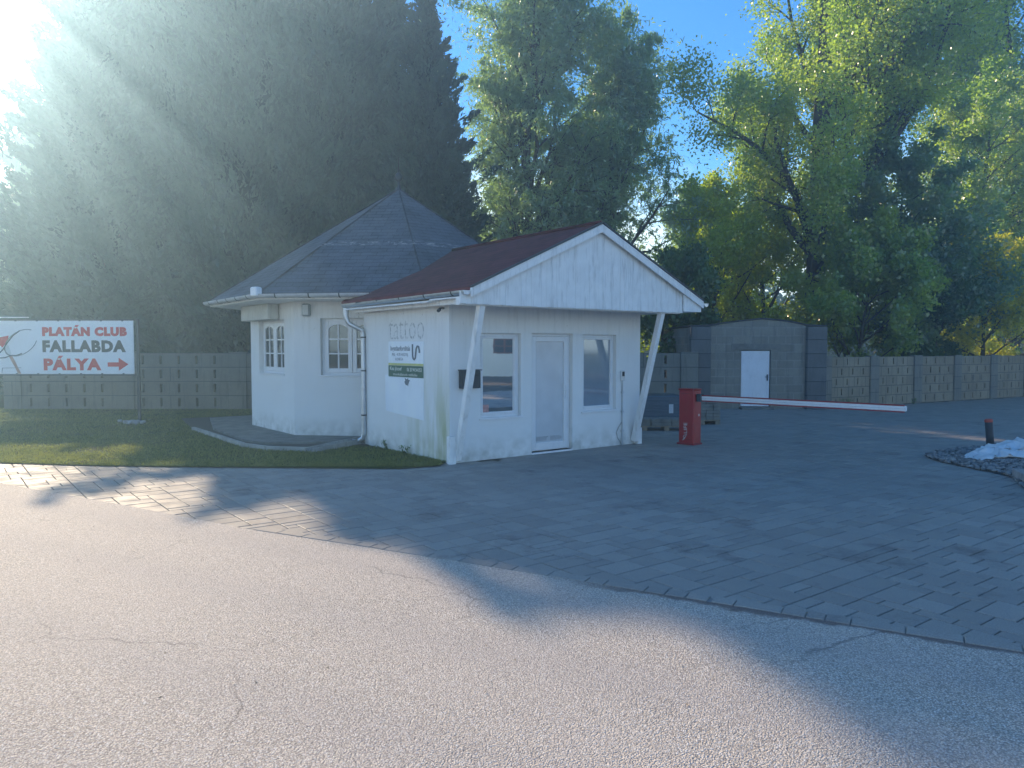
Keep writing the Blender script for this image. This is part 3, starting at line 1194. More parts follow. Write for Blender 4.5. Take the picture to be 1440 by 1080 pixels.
m.build('gable_board', 'white_wood', house)
# porch soffit boards under the overhang, and the eave soffits
m = MB()
m.box(GX0 + 0.02, GX1 - 0.02, VF + 0.09, 0.0 - 0.003, 2.455, 2.475)
m.box(GX0, 0.0 - 0.003, 0.0, D_, 2.43, 2.45)
m.box(GX1 - 0.03, RX - 0.04, VF + 0.09, D_, 2.40, 2.42)
m.box(GX0 + 0.02, GX1 - 0.02, VF + 0.09, VF + 0.19, 2.36, 2.455)
m.build('porch_soffit', 'white_wood', house)
# rake soffit seen under the right-hand slope
m = MB()
m.extrude([(GX1 - 0.01, VF + 0.0, 2.40), (RX - 0.02, VF + 0.0, 2.40), (RX - 0.02, VF + 0.0, ZE - 0.06), (GX1 - 0.01, VF, ZE + 0.16)], (0, 0.03, 0))
m.build('eave_box', 'white_wood', house)
# porch gutters
m = MB()
m.tube([(-0.30, VF - 0.02, 2.555), (-0.30, 3.0, 2.53)], 0.062, 12, half=True)
g2 = m.build('porch_gutter', 'galvanised', house, smooth=True)
m = MB()
m.tube([(RX + 0.06, VF - 0.05, 2.555), (RX + 0.06, 3.0, 2.53)], 0.062, 12, half=True)
m.build('porch_gutter', 'galvanised', house, smooth=True)
m = MB()
for y in (-0.6, 0.15, 0.9, 1.65, 2.4):
    m = MB()
    m.tube([(-0.30, y - .012, 2.552), (-0.30, y + .012, 2.552)], 0.067, 12, half=True)
    m.build('gutter_bracket', 'dark_metal', g2)
# wooden plate carrying the left eave
m = MB()
m.beam((-0.20, VF + 0.06, 2.43), (-0.20, D_ - 0.1, 2.43), 0.06, 0.09)
m.build('eave_beam', 'white_wood', house)
# downpipe
m = MB()
m.tube([(-0.30, 2.93, 2.47), (-0.30, 2.93, 2.32), (-0.27, 2.90, 2.20), (-0.14, 2.84, 2.12), (-0.06, 2.80, 2.08), (-0.045, 2.79, 2.00), (-0.045, 2.78, 1.4), (-0.045, 2.78, 0.22),
        (-0.06, 2.80, 0.13), (-0.13, 2.86, 0.075), (-0.20, 2.93, 0.07)], [0.055, 0.05] + [0.042] * 9, 12)
dp = m.build('downpipe', 'galvanised', house, smooth=True)
for z in (0.55, 1.35, 1.95):
    m = MB()
    m.tube([(-0.045, 2.78, z - .012), (-0.045, 2.78, z + .012)], 0.047, 12)
    m.build('clip', 'dark_metal', dp)
# braces and their corner stubs
for (bx, tx) in ((0.10, 0.05), (3.97, 3.88)):
    m = MB()
    m.beam((bx, -0.055, 0.06), (tx, VF + 0.14, 2.37), 0.095, 0.095, (0, 1, 0.3))
    m.build('brace', 'white_wood', house, bevel=0.006)
    m = MB()
    m.box(bx - 0.16 if bx < 1 else bx + 0.05, bx - 0.05 if bx < 1 else bx + 0.16, -0.10, -0.003, 0.0, 0.42 if bx < 1 else 0.30)
    m.build('post_stub', 'white_wood', house, bevel=0.006)
# roller shutter box over the left pavilion window
m = MB()
m.box(-0.86, -0.63, 5.35, 6.98, 2.335, 2.645, None, 0.008)
m.build('shutter_box', 'box_cream', house)

# ---- things on the walls (top level, placed in world space)
def on_house(o):
    o.matrix_world = HM
    return o


m = MB()
a, d, L = win_faces[4]
Ml = frame_M(a, d)
root = empty('wall_lamp', HM @ (a + d * 0.28 + Vector((0, 0, 2.38))), 0, 'white rectangular wall lamp under the pavilion eave', 'lamp')
m = MB()
m.box(0.20, 0.36, -0.10, -0.002, 2.37, 2.61, HM @ Ml, 0.02)
o = m.build('housing', 'sign_grey')
m = MB()
m.box(0.222, 0.338, -0.109, -0.101, 2.395, 2.585, HM @ Ml, 0.003)
o2 = m.build('diffuser', 'sign_pale')
bpy.context.view_layer.update()
for q in (o, o2):
    q.parent = root
    q.matrix_parent_inverse = root.matrix_world.inverted()


def group_things(name, parts, loc, label, cat, group=None):
    root = empty(name, loc, 0, label, cat, group)
    bpy.context.view_layer.update()
    for q in parts:
        q.parent = root
        q.matrix_parent_inverse = root.matrix_world.inverted()
    return root


# letter box behind the left brace
m = MB()
m.box(0.165, 0.50, -0.11, -0.002, 1.14, 1.41, HM, 0.006)
o = m.build('body', 'dark_metal')
m = MB()
m.box(0.15, 0.515, -0.125, -0.0, 1.412, 1.428, HM, 0.003)
o2 = m.build('lid', 'dark_metal')
m = MB()
m.box(0.21, 0.455, -0.115, -0.111, 1.33, 1.35, HM)
o3 = m.build('slot', 'black')
group_things('letter_box', [o, o2, o3], HM @ Vector((0.33, 0, 1.14)), 'dark grey metal letter box on the facade behind the leaning brace', 'letter box')

# card reader with conduit
m = MB()
m.box(3.645, 3.735, -0.045, -0.002, 1.17, 1.35, HM, 0.006)
o = m.build('body', 'galvanised')
m = MB()
m.box(3.662, 3.718, -0.049, -0.046, 1.25, 1.33, HM)
o2 = m.build('keypad', 'black')
m = MB()
m.tube([HM @ Vector(q) for q in ((3.69, -0.02, 1.168), (3.69, -0.02, 0.0))], 0.014, 8)
for z in (0.25, 0.6, 0.95):
    m.box(3.665, 3.715, -0.04, -0.002, z, z + 0.02, HM)
o3 = m.build('conduit', 'grey_gutter')
m = MB()
m.tube([HM @ Vector(q) for q in ((3.68, -0.02, 0.42), (3.60, -0.02, 0.33), (3.55, -0.015, 0.24), (3.58, -0.015, 0.14), (3.66, -0.02, 0.04), (3.68, -0.02, 0.0))], 0.004, 6)
o4 = m.build('cable', 'dark_metal')
group_things('card_reader', [o, o2, o3, o4], HM @ Vector((3.69, 0, 0)), 'small grey card reader on a thin conduit right of the second window', 'card reader')

# security camera below the porch eave
m = MB()
m.tube([HM @ Vector(q) for q in ((-0.09, 0.13, 2.335), (-0.16, 0.05, 2.315))], 0.026, 14)
o = m.build('housing', 'dark_metal', smooth=True)
m = MB()
m.tube([HM @ Vector(q) for q in ((-0.002, 0.15, 2.36), (-0.08, 0.14, 2.36), (-0.11, 0.13, 2.33))], 0.014, 8)
o2 = m.build('bracket', 'dark_metal')
group_things('security_camera', [o, o2], HM @ Vector((0, 0.15, 2.36)), 'small dark security camera under the porch eave by the front corner', 'camera')

# old painted poster on the side wall
SM = HM @ frame_M((0, D_, 0), (0, -1, 0))     # local x: 0 at the rear (v=2.84) to the front corner


def sx(v):
    return D_ - v


m = MB()
pts = [(sx(2.02), 0.70), (sx(1.98), 0.68), (sx(0.75), 0.60), (sx(0.74), 1.86), (sx(1.90), 1.87), (sx(1.91), 1.30), (sx(2.03), 1.30)]
m.extrude([SM @ Vector((u, -0.002, z)) for u, z in pts], SM.to_3x3() @ Vector((0, -0.006, 0)))
po = m.build('panel', 'poster_white')
parts = [po]
m = MB()
m.box(sx(1.90), sx(0.745), -0.0115, -0.0085, 1.275, 1.465, SM)
parts.append(m.build('green_band', 'poster_green'))
m = MB()
m.box(sx(1.90), sx(0.745), -0.0115, -0.0085, 1.468, 1.505, SM)
parts.append(m.build('yellow_band', 'poster_yellow'))


def T(body, v0, z, size, mat, width, bold=0.0, y=-0.0125):
    Mt = SM @ Matrix.Translation((sx(v0), y, z))
    o = text_mesh('lettering', body, size, mat, Mt, None, bold, 1.0, depth=0.0005)
    xs = [(Mt.inverted() @ v.co).x for v in o.data.vertices]
    k = width / max(0.01, max(xs) - min(xs))
    o.data.transform(Mt @ Matrix.Diagonal((k, 1, 1, 1)) @ Mt.inverted())
    return o


parts.append(T('Ingatlanforditás', 1.83, 1.715, 0.11, 'poster_ink', 0.66, 0.002, -0.0095))
parts.append(T('PNL · 4170 HUGYAJ', 1.78, 1.625, 0.07, 'poster_ink', 0.54, 0.0, -0.0095))
parts.append(T('ILONKÚA', 1.66, 1.55, 0.065, 'poster_ink', 0.26, 0.0, -0.0095))
parts.append(T('Kiss József', 1.85, 1.385, 0.085, 'poster_pale', 0.40, 0.001))
parts.append(T('06 20 94 54 053', 1.27, 1.375, 0.085, 'poster_pale', 0.47, 0.001))
parts.append(T('munkálatok-vállalás', 1.74, 1.30, 0.06, 'poster_pale', 0.80, 0.0))
m = MB()
hook = [(0.0, 0.20), (0.0, 0.02), (0.015, -0.03), (0.05, -0.05), (0.09, -0.02), (0.10, 0.04), (0.115, 0.12), (0.15, 0.165), (0.195, 0.16), (0.215, 0.10), (0.22, 0.06)]
m.tube([SM @ Vector((sx(1.08) + u, -0.011, 1.62 + z)) for u, z in hook], 0.016, 6)
parts.append(m.build('emblem', 'poster_ink'))
group_things('wall_poster', parts, SM @ Vector((sx(1.4), 0, 0.6)), 'faded white poster with green band on the side wall of the gatehouse', 'poster')
# dark splash under the band
m = MB()
rnd = random.Random(8)
pts = []
for i in range(16):
    t = 2 * math.pi * i / 16
    r = rnd.uniform(0.05, 0.11)
    pts.append(SM @ Vector((sx(1.27) + r * math.cos(t), -0.009, 1.20 + r * 0.8 * math.sin(t))))
m.extrude(pts, SM.to_3x3() @ Vector((0, -0.0012, 0)))
tag(m.build('paint_blot', 'poster_ink'), 'dark blot of paint just below the green band of the poster', 'paint blot')
# faint letters above
lt = T('tattoo', 1.90, 1.90, 0.60, 'faded_ink', 1.16, -0.006, -0.0008)
lt.name = 'wall_lettering'
tag(lt, 'faded tall grey letters painted on the side wall above the poster', 'lettering')

# weeds at the wall foot
def weed(loc, h, seed, label):
    rng = np.random.default_rng(seed)
    root = empty('weed', loc, 0, label, 'weed', 'weeds at the foot of walls and fences')
    m = MB()
    Cs = []
    for s in range(5):
        an = rng.uniform(0, 6.28)
        tip = Vector((math.cos(an) * h * 0.4, math.sin(an) * h * 0.4, h * rng.uniform(.6, 1)))
        m.tube([(0, 0, 0), tuple(tip * 0.5 + Vector((0, 0, h * .08))), tuple(tip)], 0.003, 5)
        for k in range(14 if h < .25 else 60):
            Cs.append(np.array(tip) * rng.uniform(.15, 1.05) + rng.normal(size=3) * (0.02 + 0.07 * h * (h > .25)))
    m.build('stem', 'bark', root)
    C = np.array(Cs)
    A = unit(rng, len(C)) * 0.022
    B = np.cross(A, unit(rng, len(C)))
    B = B / np.linalg.norm(B, axis=1, keepdims=True) * 0.010
    quads_mesh('foliage', C, A, B, 'leaf_dark', root)


weed(HM @ Vector((-0.10, 1.78, 0)), 0.20, 1, 'small weed farther from the corner at the side wall foot')
weed(HM @ Vector((-0.10, 1.20, 0)), 0.17, 2, 'small weed nearer the front corner at the side wall foot')

WEEDS = [(9.8, 22.1, 0.30, 'leafy weed at the fence foot just right of the shed'), (12.6, 23.6, 0.22, 'low weed at the foot of the tan fence under the broad tree'),
         (2.9, 21.2, 0.95, 'tall dark weed growing before the fence behind the pallets'), (-6.9, 21.2, 0.35, 'weed tuft before the fence left of the pavilion')]
for i_, (x_, y_, h_, l_) in enumerate(WEEDS):
    weed(Vector((x_, y_, 0)), h_, 20 + i_, l_)
# ------------------------------------------------------------------ block fences
def fence(name, p0, p1, height, npan, slot_du, slot_w, course, brick, mat, label, post_w, start_post=True, post_mat='concrete'):
    p0, p1 = Vector(p0), Vector(p1)
    d = (p1 - p0)
    L = d.length
    root = empty(name, p0, math.atan2(d.y, d.x), label, 'fence')
    pl = L / npan
    rnd = random.Random(int(L * 10))
    for i in range(npan + 1):
        x = i * pl
        mb = MB()
        mb.box(x - post_w / 2, x + post_w / 2, -0.05, 0.17, 0, height + 0.03, None, 0.012)
        mb.build('post', post_mat, root, uv=True)
        if i == npan:
            break
        holes = []
        a, b = x + post_w / 2, x + pl - post_w / 2
        wl = b - a
        rows = int(height / course)
        for r in range(rows):
            off = (slot_du / 2 if (brick and r % 2) else 0) + slot_du * 0.5
            u = off
            while u < wl - 0.06:
                holes.append((u - slot_w / 2, u + slot_w / 2, r * course + course * 0.22, r * course + course * 0.82))
                u += slot_du
        mb = MB()
        # each course separately so that openings stay simple
        for r in range(rows):
            hz = [(h[0], h[1], h[2] - r * course, h[3] - r * course) for h in holes if r * course < h[2] < (r + 1) * course]
            hh = course if r < rows - 1 else height - course * (rows - 1)
            holed_wall(mb, (a, 0.002 * (r % 2), r * course), (1, 0, 0), wl, hh, 0.12, hz)
        mb.build('panel', mat, root, uv=True)
    return root


fence('block_fence', (-14.25, 21.5, 0), (5.05, 21.5, 0), 1.62, 6, 0.51, 0.07, 0.405, False, 'fence_block',
      'grey concrete block fence with slots behind the lawn and sign', 0.5, post_mat='fence_block')
fence('block_fence', (9.15, 21.95, 0), (32.3, 35.3, 0), 1.50, 12, 0.50, 0.05, 0.30, True, 'fence_block_small',
      'tan concrete block fence running back from the shed on the right', 0.42, post_mat='fence_block')

# ------------------------------------------------------------------ shed
sh = empty('block_shed', (5.14, 21.75, 0), 0, 'grey concrete block shed with white door and shallow gable', 'shed')
SW = 3.86
m = MB()
# front wall with low gable and door opening
prof = [(0.56, 2.38), (0.9, 2.44), (1.5, 2.53), (2.05, 2.585), (2.6, 2.54), (3.1, 2.46), (3.32, 2.40)]
doorx0, doorx1, doorz = 1.46, 2.32, 1.70
holed_wall(m, (0.56, 0, 0), (1, 0, 0), 2.76, 2.38, 0.2, [(doorx0 - 0.56, doorx1 - 0.56, 0.06, doorz)])
m.extrude([(0.56, 0, 2.38)] + [(3.32, 0, 2.38)] + [(x, 0, z) for x, z in reversed(prof[1:])] , (0, 0.2, 0))
m.build('wall', 'block_wall', sh, uv=True)
m = MB()
m.box(0, 0.2, 0.05, 4.0, 0, 2.36)
m.box(SW - 0.2, SW, 0.05, 4.0, 0, 2.36)
m.box(0.2, SW - 0.2, 3.8, 4.0, 0, 2.36)
m.build('side_wall', 'block_wall', sh, uv=True)
for (a, b) in ((-0.02, 0.56), (3.32, SW + 0.02)):
    m = MB()
    m.box(a, b, -0.16, 0.04, 0, 2.37, None, 0.012)
    m.build('pillar', 'pillar_block', sh, uv=True)
m = MB()
top = [(-0.06, 2.385)] + [(x, z + 0.012) for x, z in prof] + [(SW + 0.06, 2.385)]
m.extrude([(x, -0.03, z) for x, z in reversed(top)] + [(x, -0.03, z + 0.035) for x, z in top], (0, 4.1, 0))
m.build('roof', 'dark_metal', sh)
m = MB()
m.box(doorx0 + 0.02, doorx1 - 0.02, 0.03, 0.07, 0.075, doorz - 0.02, None, 0.006)
dr = m.build('door', 'white_door', sh)
m = MB()
m.box(doorx1 - 0.10, doorx1 - 0.06, 0.005, 0.03, 0.82, 1.0, None, 0.004)
m.tube([(doorx1 - 0.08, 0.01, 0.93), (doorx1 - 0.08, -0.03, 0.93), (doorx1 - 0.17, -0.032, 0.93)], 0.008, 6)
m.build('handle', 'dark_metal', dr)
m = MB()
m.box(doorx0 - 0.28, doorx1 + 0.28, -0.012, 0.0, doorz + 0.02, doorz + 0.19, None, 0.004)
m.build('lintel', 'concrete', sh)
m = MB()
m.box(doorx0 - 0.02, doorx1 + 0.05, -0.22, 0.0, 0, 0.06, None, 0.006)
m.build('step', 'concrete', sh)

# ------------------------------------------------------------------ barrier
bx0, by0 = 3.25, 13.75
bar = empty('barrier_gate', (bx0, by0, 0), R(-45), 'red car park barrier with long white boom arm', 'barrier')
m = MB()
m.box(-0.150, 0.165, -0.13, 0.13, 0.02, 1.0, None, 0.018)
cab = m.build('cabinet', 'red_paint', bar)
m = MB()
m.box(-0.18, 0.18, -0.145, 0.145, 0.0, 0.03, None, 0.006)
m.build('base_plate', 'red_strip', bar)
m = MB()
m.box(-0.172, 0.172, -0.137, 0.137, 0.995, 1.02, None, 0.01)
m.build('lid', 'red_paint', bar)
# lettering reading upwards on the camera-left face (-y local at -45deg)
Ml = Matrix.Translation((-0.055, -0.1335, 0.06)) @ Matrix.Rotation(R(-90), 4, 'Y')
Ml = Matrix(((0, 0, -1, 0.03), (0, 1, 0, -0.1315), (1, 0, 0, 0.20), (0, 0, 0, 1)))
text_mesh('lettering', 'LIFE', 0.10, 'sign_pale', Ml, cab, 0.0, 1.2, depth=0.001)
m = MB()
pts = [(-0.06, 0.08), (-0.02, 0.11), (0.0, 0.15), (0.03, 0.19), (-0.03, 0.17), (-0.05, 0.14), (-0.02, 0.13), (-0.045, 0.105)]
m.tube([(x + 0.0, -0.1325, z) for x, z in pts], 0.006, 5)
m.build('emblem', 'sign_pale', cab)
m = MB()
m.box(-0.120, 0.120, -0.1312, -0.1302, 0.10, 0.104)
m.build('seam', 'black', cab)
m = MB()
m.box(-0.120, 0.120, -0.1312, -0.1302, 0.93, 0.934)
m.build('seam', 'black', cab)
m = MB()
m.box(0.1652, 0.167, 0.03, 0.06, 0.52, 0.56)
m.build('lock', 'galvanised', cab)
# boom arm
m = MB()
m.box(0.166, 0.26, -0.06, 0.06, 0.79, 0.93, None, 0.01)
m.build('arm_mount', 'dark_metal', bar)
m = MB()
a0, a1 = 0.25, 3.68
m.box(a0, a1, -0.025, 0.025, 0.815, 0.895, None, 0.008)
arm = m.build('arm', 'arm_white', bar)
m = MB()
m.box(a0, a1 - 0.03, -0.028, 0.028, 0.8955, 0.912)
m.build('red_strip', 'red_strip', arm)
m = MB()
m.box(a0, a1 - 0.03, -0.028, 0.028, 0.798, 0.8145)
m.build('red_strip', 'red_strip', arm)
m = MB()
m.box(a0, a1, -0.0275, -0.0255, 0.852, 0.858)
m.build('groove', 'grey_gutter', arm)

# ------------------------------------------------------------------ bollard, gravel, sheet, kerb stone
p = gp(1393, 628)
bo = empty('bollard', (p.x, p.y, -0.02), 0, 'short dark leaning bollard with an orange cap beside the gravel bed', 'bollard')
bo.rotation_euler = (R(2), R(-7), 0)
m = MB()
m.lathe([(0.062, 0.0), (0.062, 0.47)], (0, 0, 0), 20)
m.build('tube', 'dark_metal', bo, smooth=True)
m = MB()
m.lathe([(0.066, 0.47), (0.066, 0.505), (0.05, 0.52), (0.01, 0.523)], (0, 0, 0), 20)
m.build('cap', 'orange', bo, smooth=True)

bed = [gp(1300, 641), gp(1318, 635), gp(1350, 632), gp(1400, 628), gp(1450, 618), gp(1560, 606), gp(1800, 610), gp(1800, 700), gp(1500, 705), gp(1440, 688), gp(1425, 673), gp(1405, 667), gp(1370, 660), gp(1330, 652), gp(1310, 646)]
m = MB()
m.poly([(q.x, q.y, 0.010) for q in reversed(bed)])
o = m.build('gravel_bed', 'joint_sand')
tag(o, kind='structure')
o.data.flip_normals()
m = MB()
rnd = random.Random(11)
bp = [(q.x, q.y) for q in bed]
xs = [q[0] for q in bp]
ys = [q[1] for q in bp]
cnt = 0
while cnt < 5200:
    x, y = rnd.uniform(min(xs), 12.5), rnd.uniform(min(ys), max(ys))
    if x / y > 0.76 or not pip(x, y, bp):
        continue
    r = rnd.uniform(0.016, 0.036)
    m.rock((x, y, 0.012 + rnd.uniform(0, 0.03) + 0.05 * max(0, mnoise.noise(Vector((x, y, 3))))), r, cnt, 0.65)
    cnt += 1
tag(m.build('gravel', 'gravel'), 'loose grey gravel heaped in the bed round the white sheet', 'gravel', kind='stuff')

# crumpled white sheet
c = gp(1430, 640)


def sheet():
    nu, nv = 90, 60
    c0, c1 = gp(1366, 648), gp(1560, 622)
    ax = (c1 - c0)
    L = ax.length
    ax.normalize()
    ay = Vector((-ax.y, ax.x, 0))
    V, Fc = [], []
    for j in range(nv):
        for i in range(nu):
            s, t = i / (nu - 1), j / (nv - 1) - 0.5
            wdt = 1.15 * min(1.0, 0.30 + s * 2.2) * (0.85 + 0.25 * mnoise.noise(Vector((s * 6, 5.0, 1))))
            edge = 0.26 * mnoise.noise(Vector((s * 7, t * 6, 4))) + 0.08 * mnoise.noise(Vector((s * 25, t * 20, 4)))
            q = c0 + ax * (s * L + edge - 0.10 * abs(t)) + ay * (t * wdt + edge)
            e = max(0.0, 1 - (2 * abs(t)) ** 4) * min(1, s * 8)
            n1 = mnoise.noise(Vector((q.x * 2.3, q.y * 2.3, 0)))
            rid = 1 - abs(mnoise.noise(Vector((q.x * 4.0 + 2, q.y * 2.0, 7)))) * 2.4
            rid2 = 1 - abs(mnoise.noise(Vector((q.x * 9.0, q.y * 7.0, 2)))) * 2.2
            z = 0.045 + e * (0.04 + 0.05 * n1 + 0.08 * max(0, rid) + 0.012 * max(0, rid2)) + 0.09 * math.exp(-((s - 0.42) / 0.10) ** 2) * e
            V.append((q.x, q.y, z))
    for j in range(nv - 1):
        for i in range(nu - 1):
            a = j * nu + i
            Fc.append((a, a + 1, a + nu + 1, a + nu))
    mb = MB()
    mb.v, mb.f = V, Fc
    o = mb.build('plastic_sheet', 'white_sheet', smooth=True)
    for p_ in o.data.polygons:
        p_.use_smooth = True
    tag(o, 'crumpled white sheet lying on the gravel at the right edge', 'sheet')


sheet()
m = MB()
a, b = gp(1431, 672), gp(1500, 712)
m.beam(a + Vector((0, 0, .06)), b + Vector((0, 0, .06)), 0.14, 0.14)
tag(m.build('kerb_stone', 'stone_kerb', bevel=0.015), 'grey kerb stone at the right end of the gravel bed', 'kerb stone')

# ------------------------------------------------------------------ pallets of pavers
def pallet(x, y, rz, w, d, h, wrapped, label, seed):
    root = empty('paving_stone_pallet', (x, y, 0), rz, label, 'pallet', 'pallets of paving stones behind the gatehouse')
    m = MB()
    for k in (-0.42, 0, 0.42):
        m.box(w * k - 0.05, w * k + 0.05, -d / 2, d / 2, 0.0, 0.08)
    for k in range(5):
        yy = -d / 2 + k * (d - 0.1) / 4
        m.box(-w / 2, w / 2, yy, yy + 0.1, 0.082, 0.102)
    m.build('pallet_base', 'wood_pallet', root)
    rnd = random.Random(seed)
    m = MB()
    z = 0.104
    while z < h - 0.05:
        n = 5
        for i in range(n):
            for j in range(3):
                x0 = -w / 2 + i * w / n
                y0 = -d / 2 + j * d / 3
                q = rnd.uniform(-0.008, 0.008)
                m.box(x0 + 0.004 + q, x0 + w / n - 0.004 + q, y0 + 0.004, y0 + d / 3 - 0.004, z, z + 0.072, None, 0.006)
        z += 0.076
    m.build('paving_stones', 'concrete', root)
    if wrapped:
        m = MB()
        m.box(-w / 2 - 0.012, w / 2 + 0.012, -d / 2 - 0.012, d / 2 + 0.012, 0.16, h + 0.012, None, 0.02)
        m.build('plastic_wrap', 'dark_wrap', root)
        m = MB()
        m.box(0.12, 0.22, -d / 2 - 0.02, -d / 2 - 0.014, 0.30, 0.50)
        m.build('paper_tag', 'tag_paper', root)


pallet(3.35, 17.3, R(6), 0.95, 0.9, 0.68, True, 'paving stones under dark plastic wrap with a paper tag', 1)
pallet(4.35, 17.7, R(4), 0.85, 0.85, 0.60, False, 'unwrapped pale paving stones beside the wrapped pallet', 2)
pallet(3.3, 16.2, R(-3), 1.1, 0.5, 0.24, False, 'low layer of flat paving stones nearest the porch corner', 3)

# ------------------------------------------------------------------ sign board
SY = 17.7
sg = empty('signboard', (at(192, SY), SY, 0), 0, 'long white club signboard with red and black lettering on dark posts', 'sign')
sz0, sz1 = 1.15, 2.40
sr = at(189, SY) - at(192, SY)          # right edge relative to the root
sl_ = sr - 4.6
m = MB()
m.box(sl_, sr, -0.012, 0.012, sz0, sz1, None, 0.002)
bd = m.build('board', 'sign_white', sg)
m = MB()
m.box(sl_ - 0.03, sr + 0.03, -0.02, 0.03, sz1 + 0.001, sz1 + 0.035)
m.box(sl_ - 0.03, sr + 0.03, -0.02, 0.03, sz0 - 0.035, sz0 - 0.001)
m.build('frame', 'pole_dark', sg)
for x in (0.0 + 0.03, sl_ - 0.03):
    m = MB()
    m.box(x - 0.03, x + 0.03, 0.0, 0.06, -0.02, sz1 + 0.04)
    m.build('post', 'pole_dark', sg)
for i in range(9):
    x = sr - 0.25 - i * 0.5
    for (a, b) in ((sz0 - 0.03, sz0 + 0.02), (sz1 - 0.015, sz1 + 0.03)):
        m = MB()
        m.box(x - .02, x + .02, -0.024, -0.012, a, b)
        m.build('clip', 'pole_dark', sg)
m = MB()
m.box(sl_ + 0.2, at(45, SY) - at(192, SY), -0.09, -0.05, sz1 + 0.06, sz1 + 0.085, None, 0.004)
m.build('light_tube', 'white_frame', sg)


def spx(px, py):
    """photograph place -> board coordinates relative to the sign root"""
    return (px - 192) / F * SY, 1.75 - (py - 490) / F * SY


def sign_text(body, px0, px1, pytop, pybot, mat, bold, name='lettering', cap=0.70):
    x0, zb = spx(px0, pybot)
    x1, zt = spx(px1, pytop)
    H = zt - zb
    Mt = Matrix.Translation((x0, -0.013, zb))
    o = text_mesh(name, body, H / 0.70, mat, Mt, None, bold, 1.0, depth=0.001, spacing=1.16)
    P = [(Mt.inverted() @ v.co) for v in o.data.vertices]
    xa, xb = min(p.x for p in P), max(p.x for p in P)
    k = (x1 - x0) / (xb - xa)
    Mi = Matrix.Translation((-xa, 0, 0))
    o.data.transform(Mt @ Matrix.Diagonal((k, 1, 1, 1)) @ Mi @ Mt.inverted())
    o.parent = bd
    return o


t1 = sign_text('PLATÁN CLUB', 61, 180, 461, 471.5, 'sign_red', 0.020)
# slab serifs for the top line
sign_text('FALLABDA', 61, 178, 479.5, 494, 'sign_dark', 0.021)
sign_text('PÁLYA', 62, 143, 505, 519.5, 'sign_red', 0.020)


def flat_poly(pxs, mat, name, y=-0.014):
    mb = MB()
    pts = [(spx(*q)[0], y, spx(*q)[1]) for q in pxs]
    area = sum(pts[i][0] * pts[(i + 1) % len(pts)][2] - pts[(i + 1) % len(pts)][0] * pts[i][2] for i in range(len(pts)))
    if area < 0:
        pts = pts[::-1]
    mb.extrude(pts, (0, -0.002, 0))
    mb.build(name, mat, bd)


flat_poly([(152, 509.5), (167.5, 509.5), (167.5, 503), (181, 512.3), (167.5, 521.3), (167.5, 515.5), (152, 515.5)], 'sign_red', 'arrow')
flat_poly([(-2, 475), (6, 473.5), (14, 472), (13, 477), (8, 485), (5, 488.5), (0, 485), (-2, 486)], 'sign_red', 'red_wedge')
flat_poly([(13, 499.5), (18, 500.5), (22, 508), (26, 517), (30, 525.5), (25.5, 525.5), (22, 517), (17, 508)], 'sign_skin', 'arm_drawing')
flat_poly([(8, 488), (13, 484), (16, 494), (17, 500), (12, 500), (8, 495)], 'sign_pale', 'racket_throat')


def arc(pxs, w, mat, name):
    mb = MB()
    mb.tube([(spx(*q)[0], -0.0145, spx(*q)[1]) for q in pxs], w, 5)
    mb.build(name, mat, bd)


import itertools
el = []
for i in range(0, 41):
    t = 2 * math.pi * i / 40
    u, v = 25 * math.cos(t), 15.5 * math.sin(t)
    r = R(-32)
    el.append((31 + u * math.cos(r) - v * math.sin(r), 482 + u * math.sin(r) + v * math.cos(r)))
arc(el[4:38], 0.010, 'sign_grey', 'racket_rim')
arc([(-2, 499), (5, 492), (12, 482), (20, 472), (30, 465)], 0.014, 'sign_dark', 'racket_rim')
arc([(-2, 503.5), (8, 503), (16, 500), (24, 500), (32, 497)], 0.012, 'sign_dark', 'racket_rim')
arc([(7, 490), (10, 497), (16, 501)], 0.010, 'sign_dark', 'racket_rim')
arc([(3, 525), (4, 517), (4.5, 517.5), (30, 517)], 0.006, 'sign_grey', 'net_drawing')

# rubble at the post foot
m = MB()
rnd = random.Random(21)
p = gp(186, 597)
for i in range(26):
    m.rock((p.x + rnd.gauss(0, 0.14), p.y + rnd.gauss(0, 0.08), 0.03 + rnd.uniform(0, 0.04)), rnd.uniform(0.03, 0.075), i, 0.7)
tag(m.build('concrete_rubble', 'rubble'), 'pale broken concrete heaped round the signboard post foot', 'rubble', kind='stuff')

# ------------------------------------------------------------------ house facing the gatehouse windows (seen in the mirror glass)
hp = Vector((-0.2, 12.0, 0)) + Vector((0.962, -0.27, 0)) * 35.5
fh = empty('white_house', (hp.x, hp.y, 0), math.atan2(0.962, 0.27), 'white rendered house with brown windows facing the gatehouse, seen mirrored in its left window', 'house')
